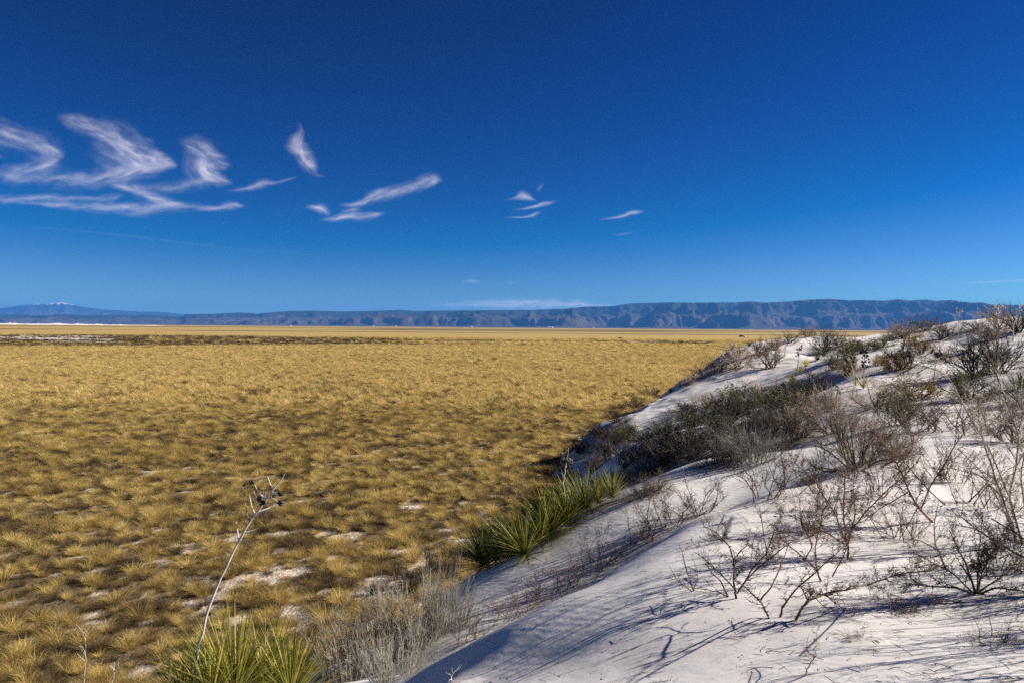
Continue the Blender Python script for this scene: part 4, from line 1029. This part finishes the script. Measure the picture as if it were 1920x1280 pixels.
# ------------------------------------------------------------------ cirrus
def cloud_mat():
    m = bpy.data.materials.new('ice_cloud'); m.use_nodes = True; nt = m.node_tree; nt.nodes.clear()
    o = nt.nodes.new('ShaderNodeOutputMaterial'); mx = nt.nodes.new('ShaderNodeMixShader'); tr = nt.nodes.new('ShaderNodeBsdfTransparent'); tl = nt.nodes.new('ShaderNodeBsdfTranslucent')
    tl.inputs[0].default_value = (.70, .70, .78, 1)
    cx = nt.nodes.new('ShaderNodeCombineXYZ'); a, b, c_ = attr(nt, 'cs'), attr(nt, 'ct'), attr(nt, 'cid')
    # streaks drawn out along the wisp, warped so that they curl
    wn = nt.nodes.new('ShaderNodeCombineXYZ'); nt.links.new(mathn(nt, 'MULTIPLY', a, .03), wn.inputs[0]); nt.links.new(mathn(nt, 'MULTIPLY', b, .045), wn.inputs[1]); nt.links.new(c_, wn.inputs[2])
    w1 = noise(nt, 1.0, 3, .55, wn.outputs[0])
    w1c = mathn(nt, 'MULTIPLY', mathn(nt, 'SUBTRACT', w1.outputs[0], .5), 14)
    t2 = mathn(nt, 'ADD', b, w1c)
    nt.links.new(mathn(nt, 'MULTIPLY', mathn(nt, 'ADD', a, mathn(nt, 'MULTIPLY', b, 1.2)), .018), cx.inputs[0]); nt.links.new(mathn(nt, 'MULTIPLY', t2, .085), cx.inputs[1]); nt.links.new(c_, cx.inputs[2])
    f1 = noise(nt, 1.0, 5, .52, cx.outputs[0])
    cx2 = nt.nodes.new('ShaderNodeCombineXYZ'); nt.links.new(mathn(nt, 'MULTIPLY', a, .022), cx2.inputs[0]); nt.links.new(mathn(nt, 'MULTIPLY', b, .05), cx2.inputs[1]); nt.links.new(mathn(nt, 'ADD', c_, 50.0), cx2.inputs[2])
    f2 = noise(nt, 1.0, 5, .6, cx2.outputs[0])
    # soft edges, frayed by the streaks
    e = mathn(nt, 'SUBTRACT', 1.0, mathn(nt, 'ABSOLUTE', mathn(nt, 'ADD', attr(nt, 'cv'), mathn(nt, 'MULTIPLY', mathn(nt, 'SUBTRACT', f2.outputs[0], .5), 1.9))))
    e = mathn(nt, 'POWER', mathn(nt, 'MAXIMUM', e, 0.0), 1.8)
    edge = mathn(nt, 'MAXIMUM', mathn(nt, 'SUBTRACT', 1.0, mathn(nt, 'POWER', mathn(nt, 'ABSOLUTE', attr(nt, 'cv')), 2.0)), 0.0)
    edge = mathn(nt, 'POWER', edge, 1.4)
    s1 = nt.nodes.new('ShaderNodeMapRange'); s1.inputs[1].default_value = .25; s1.inputs[2].default_value = .85; nt.links.new(f1.outputs[0], s1.inputs[0])
    al = mathn(nt, 'MULTIPLY', mathn(nt, 'MULTIPLY', mathn(nt, 'MULTIPLY', e, .42), mathn(nt, 'ADD', mathn(nt, 'MULTIPLY', s1.outputs[0], 1.5), .18)), mathn(nt, 'MULTIPLY', attr(nt, 'dens'), edge), True)
    nt.links.new(al, mx.inputs[0]); nt.links.new(tr.outputs[0], mx.inputs[1]); nt.links.new(tl.outputs[0], mx.inputs[2]); nt.links.new(mx.outputs[0], o.inputs[0])
    return m
M_CLOUD = cloud_mat()
def catmull(p, n):
    p = np.array(p, float); p = np.vstack([2 * p[0] - p[1], p, 2 * p[-1] - p[-2]]); out = []
    for i in range(1, len(p) - 2):
        for t in np.linspace(0, 1, n, endpoint=False):
            out.append(.5 * ((2 * p[i]) + (-p[i-1] + p[i+1]) * t + (2*p[i-1] - 5*p[i] + 4*p[i+1] - p[i+2]) * t*t + (-p[i-1] + 3*p[i] - 3*p[i+1] + p[i+2]) * t**3))
    out.append(p[-2]); return np.array(out)
NC = [0]
def cirrus(label, strokes, alt=9000.0):
    """strokes: lists of (u, v, width, density) along a wisp; laid out on the cloud level at height alt"""
    g = Geo(); A = {k: [] for k in ('cs', 'ct', 'cv', 'cid', 'dens')}
    for si, stk in enumerate(strokes):
        q = catmull(stk, 14); n = len(q); t = np.gradient(q[:, :2], axis=0); t /= np.linalg.norm(t, axis=1)[:, None] + 1e-9
        nn = np.c_[-t[:, 1], t[:, 0]]; ln = np.r_[0, np.cumsum(np.linalg.norm(np.diff(q[:, :2], axis=0), axis=1))]
        K = 9; V = []
        for i in range(n):
            for k in range(K):
                a = (k / (K - 1) * 2 - 1); off = a * (q[i, 2] * .5 * 1.85)
                u, v = q[i, :2] + nn[i] * off
                d = ray(u, v); z = alt + 25.0 * si + 3 * NC[0]; V.append(EYE + d * ((z - EYE[2]) / max(d[2], .004)))
                end = min(1, ln[i] / 28 + .0, (ln[-1] - ln[i]) / 18)
                for key, val in (('cs', ln[i]), ('ct', off), ('cv', a), ('cid', NC[0] * 3.7 + si * 1.3), ('dens', max(q[i, 3], 0) * max(0, end))): A[key].append(val)
        i = np.arange(n - 1)[:, None] * K; j = np.arange(K - 1)[None, :]
        g.add(V, np.stack([i + j, i + j + 1, i + K + j + 1, i + K + j], -1).reshape(-1, 4))
    me = g.mesh('cirrus_cloud', M_CLOUD, True)
    for k in A: vattr(me, k, A[k])
    NC[0] += 1
    o = link('cirrus_cloud', me, label=label, cat='cloud', group='cirrus wisps'); o.visible_shadow = True
    return o
cirrus('hooked white cirrus wisp cut by the left edge of the sky', [[(-60,225,30,.5),(-10,246,40,.8),(45,264,40,.9),(90,280,40,1.0),(122,294,16,.9)], [(122,293,14,.8),(95,308,34,1.1),(55,320,28,.9),(0,326,26,.6),(-60,332,30,.4)], [(-40,292,10,.3),(-10,292,12,.6),(8,294,6,.4)]])
cirrus('largest hooked cirrus wisp running down to a point at the right', [[(104,218,10,.4),(150,232,32,.7),(200,252,52,.9),(240,278,56,1.1),(280,300,44,1.3),(335,312,8,.9)], [(320,311,16,.7),(270,316,34,1.2),(215,330,34,1.0),(150,338,34,.7),(80,336,30,.5),(0,330,24,.35)], [(170,262,30,.15),(200,290,46,.35),(235,306,40,.45),(270,310,20,.3)]])
cirrus('compact bright cirrus wisp shaped like a bird, right of the largest one', [[(334,260,8,.4),(362,276,40,.9),(392,296,44,1.0),(416,306,28,.9),(438,310,6,.6)], [(385,285,44,.6),(378,308,48,1.1),(388,326,40,1.4),(412,338,24,1.2),(438,346,6,.7)], [(400,334,18,.6),(360,345,22,.6),(320,352,20,.5),(275,352,16,.3),(240,345,10,.15)]])
cirrus('slanting bright cirrus streak below the largest hook', [[(200,342,10,.4),(240,352,22,1.0),(285,370,22,1.2),(320,380,16,1.0),(352,384,5,.5)]])
cirrus('long flat cirrus bands low at the left', [[(-40,374,14,.6),(40,373,16,.8),(110,372,16,.8),(170,374,12,.5),(205,372,16,.6),(235,364,8,.5)], [(20,379,8,.5),(110,385,12,.7),(190,390,20,.8),(270,392,24,.9),(340,388,18,.7),(420,392,8,.3)]])
cirrus('small flat cirrus puff at the end of the long bands', [[(360,396,6,.4),(405,391,10,.7),(432,386,14,1.1),(460,388,6,.7)]])
cirrus('thin rising cirrus streak right of the bird shaped wisp', [[(420,358,6,.4),(460,355,9,.7),(492,344,16,.9),(520,342,7,.6),(560,332,4,.4)]])
cirrus('upright feathered cirrus wisp standing alone', [[(560,225,8,.2),(562,248,14,.8),(556,270,28,1.1),(568,292,26,1.2),(584,312,24,1.2),(592,328,16,.8)], [(530,274,8,.7),(548,278,18,.9),(570,286,12,.7),(590,284,5,.5)], [(575,322,14,.6),(596,328,7,.5),(612,332,4,.3)]])
cirrus('long bright cirrus streak rising to the right in mid sky', [[(632,384,8,.5),(670,383,12,1.0),(700,371,20,1.4),(735,362,20,1.3),(775,350,20,1.3),(812,336,22,1.4),(832,340,5,.6)]])
cirrus('ragged low cirrus patch under the long rising streak', [[(570,387,8,.8),(592,389,14,1.3),(608,394,16,1.0),(618,406,12,.8)], [(636,397,8,.8),(662,395,12,1.2),(682,396,6,.5)], [(596,413,6,.6),(640,408,14,1.3),(690,406,14,1.3),(724,400,4,.5)]])
cirrus('small group of cirrus curls right of centre', [[(944,376,3,.5),(966,372,8,.9),(980,368,16,1.3),(1000,374,6,.8),(1012,380,3,.4)], [(1006,362,6,.7),(1012,355,8,.9),(1020,344,4,.6)], [(960,394,3,.5),(1000,389,6,.9),(1024,382,9,1.0),(1046,376,3,.5)], [(946,408,3,.6),(985,407,5,.9),(1005,402,8,1.0),(1016,395,4,.5)]])
cirrus('thin short cirrus streak farthest right in the sky', [[(1120,412,3,.5),(1160,407,6,.9),(1188,400,9,1.0),(1212,397,3,.5)], [(1140,440,2,.3),(1165,440,4,.4),(1192,434,3,.4)]])
cirrus('pale flat cloud bank lying just above the mountains', [[(800,572,4,.4),(880,571,12,.9),(960,571,18,1.3),(1040,571,18,1.4),(1110,572,14,1.2),(1170,574,5,.6)], [(860,565,3,.4),(950,566,5,.7),(1050,567,5,.6)]], 3400)
cirrus('faint thin streak high above the pale cloud bank', [[(860,528,3,.3),(885,527,6,.7),(905,529,4,.4)], [(940,530,3,.3),(960,531,4,.4),(980,531,3,.3)]], 6000)
cirrus('faint thin streak at the right edge low in the sky', [[(1780,531,3,.3),(1860,529,5,.6),(1960,524,5,.6)]], 6000)
cirrus('very faint straight trail sinking to the right below the cirrus', [[(40,424,4,.05),(200,438,5,.09),(360,457,5,.09),(600,480,4,.04)]])

# ---- bits of twig, straw and leaf lying on the near sand (uncountable)
lg = Geo(); lr = np.random.default_rng(77)
for i in range(2600):
    y_ = 3.3 + 15 * lr.uniform() ** 1.5; x_ = lr.uniform(-.15, .72) * y_
    if i % 2 and SPOTS:
        q_ = SPOTS[lr.integers(0, len(SPOTS))]
        if q_[1] < 26: x_ = q_[0] + lr.normal() * q_[2] * .9; y_ = q_[1] + lr.normal() * q_[2] * .9
    z_ = height(x_, y_)
    if z_ < .3: continue
    a_ = lr.uniform(0, 6.28); l_ = lr.uniform(.015, .10) * (1 if lr.uniform() < .85 else 2.2); d_ = np.array([math.cos(a_), math.sin(a_), lr.normal() * .15]) * l_
    p_ = np.array([x_, y_, z_ + .004]); m_ = p_ + d_ * .5 + [0, 0, lr.uniform(0, .012)]
    rr_ = lr.uniform(.0008, .0024); lg.tube([p_, m_, p_ + d_], [rr_, rr_, rr_ * .6], 3)
link('twig_litter', lg.mesh('twig_litter', M_TWIG), kind='stuff', label='broken twigs and straw strewn over the near sand', cat='litter')
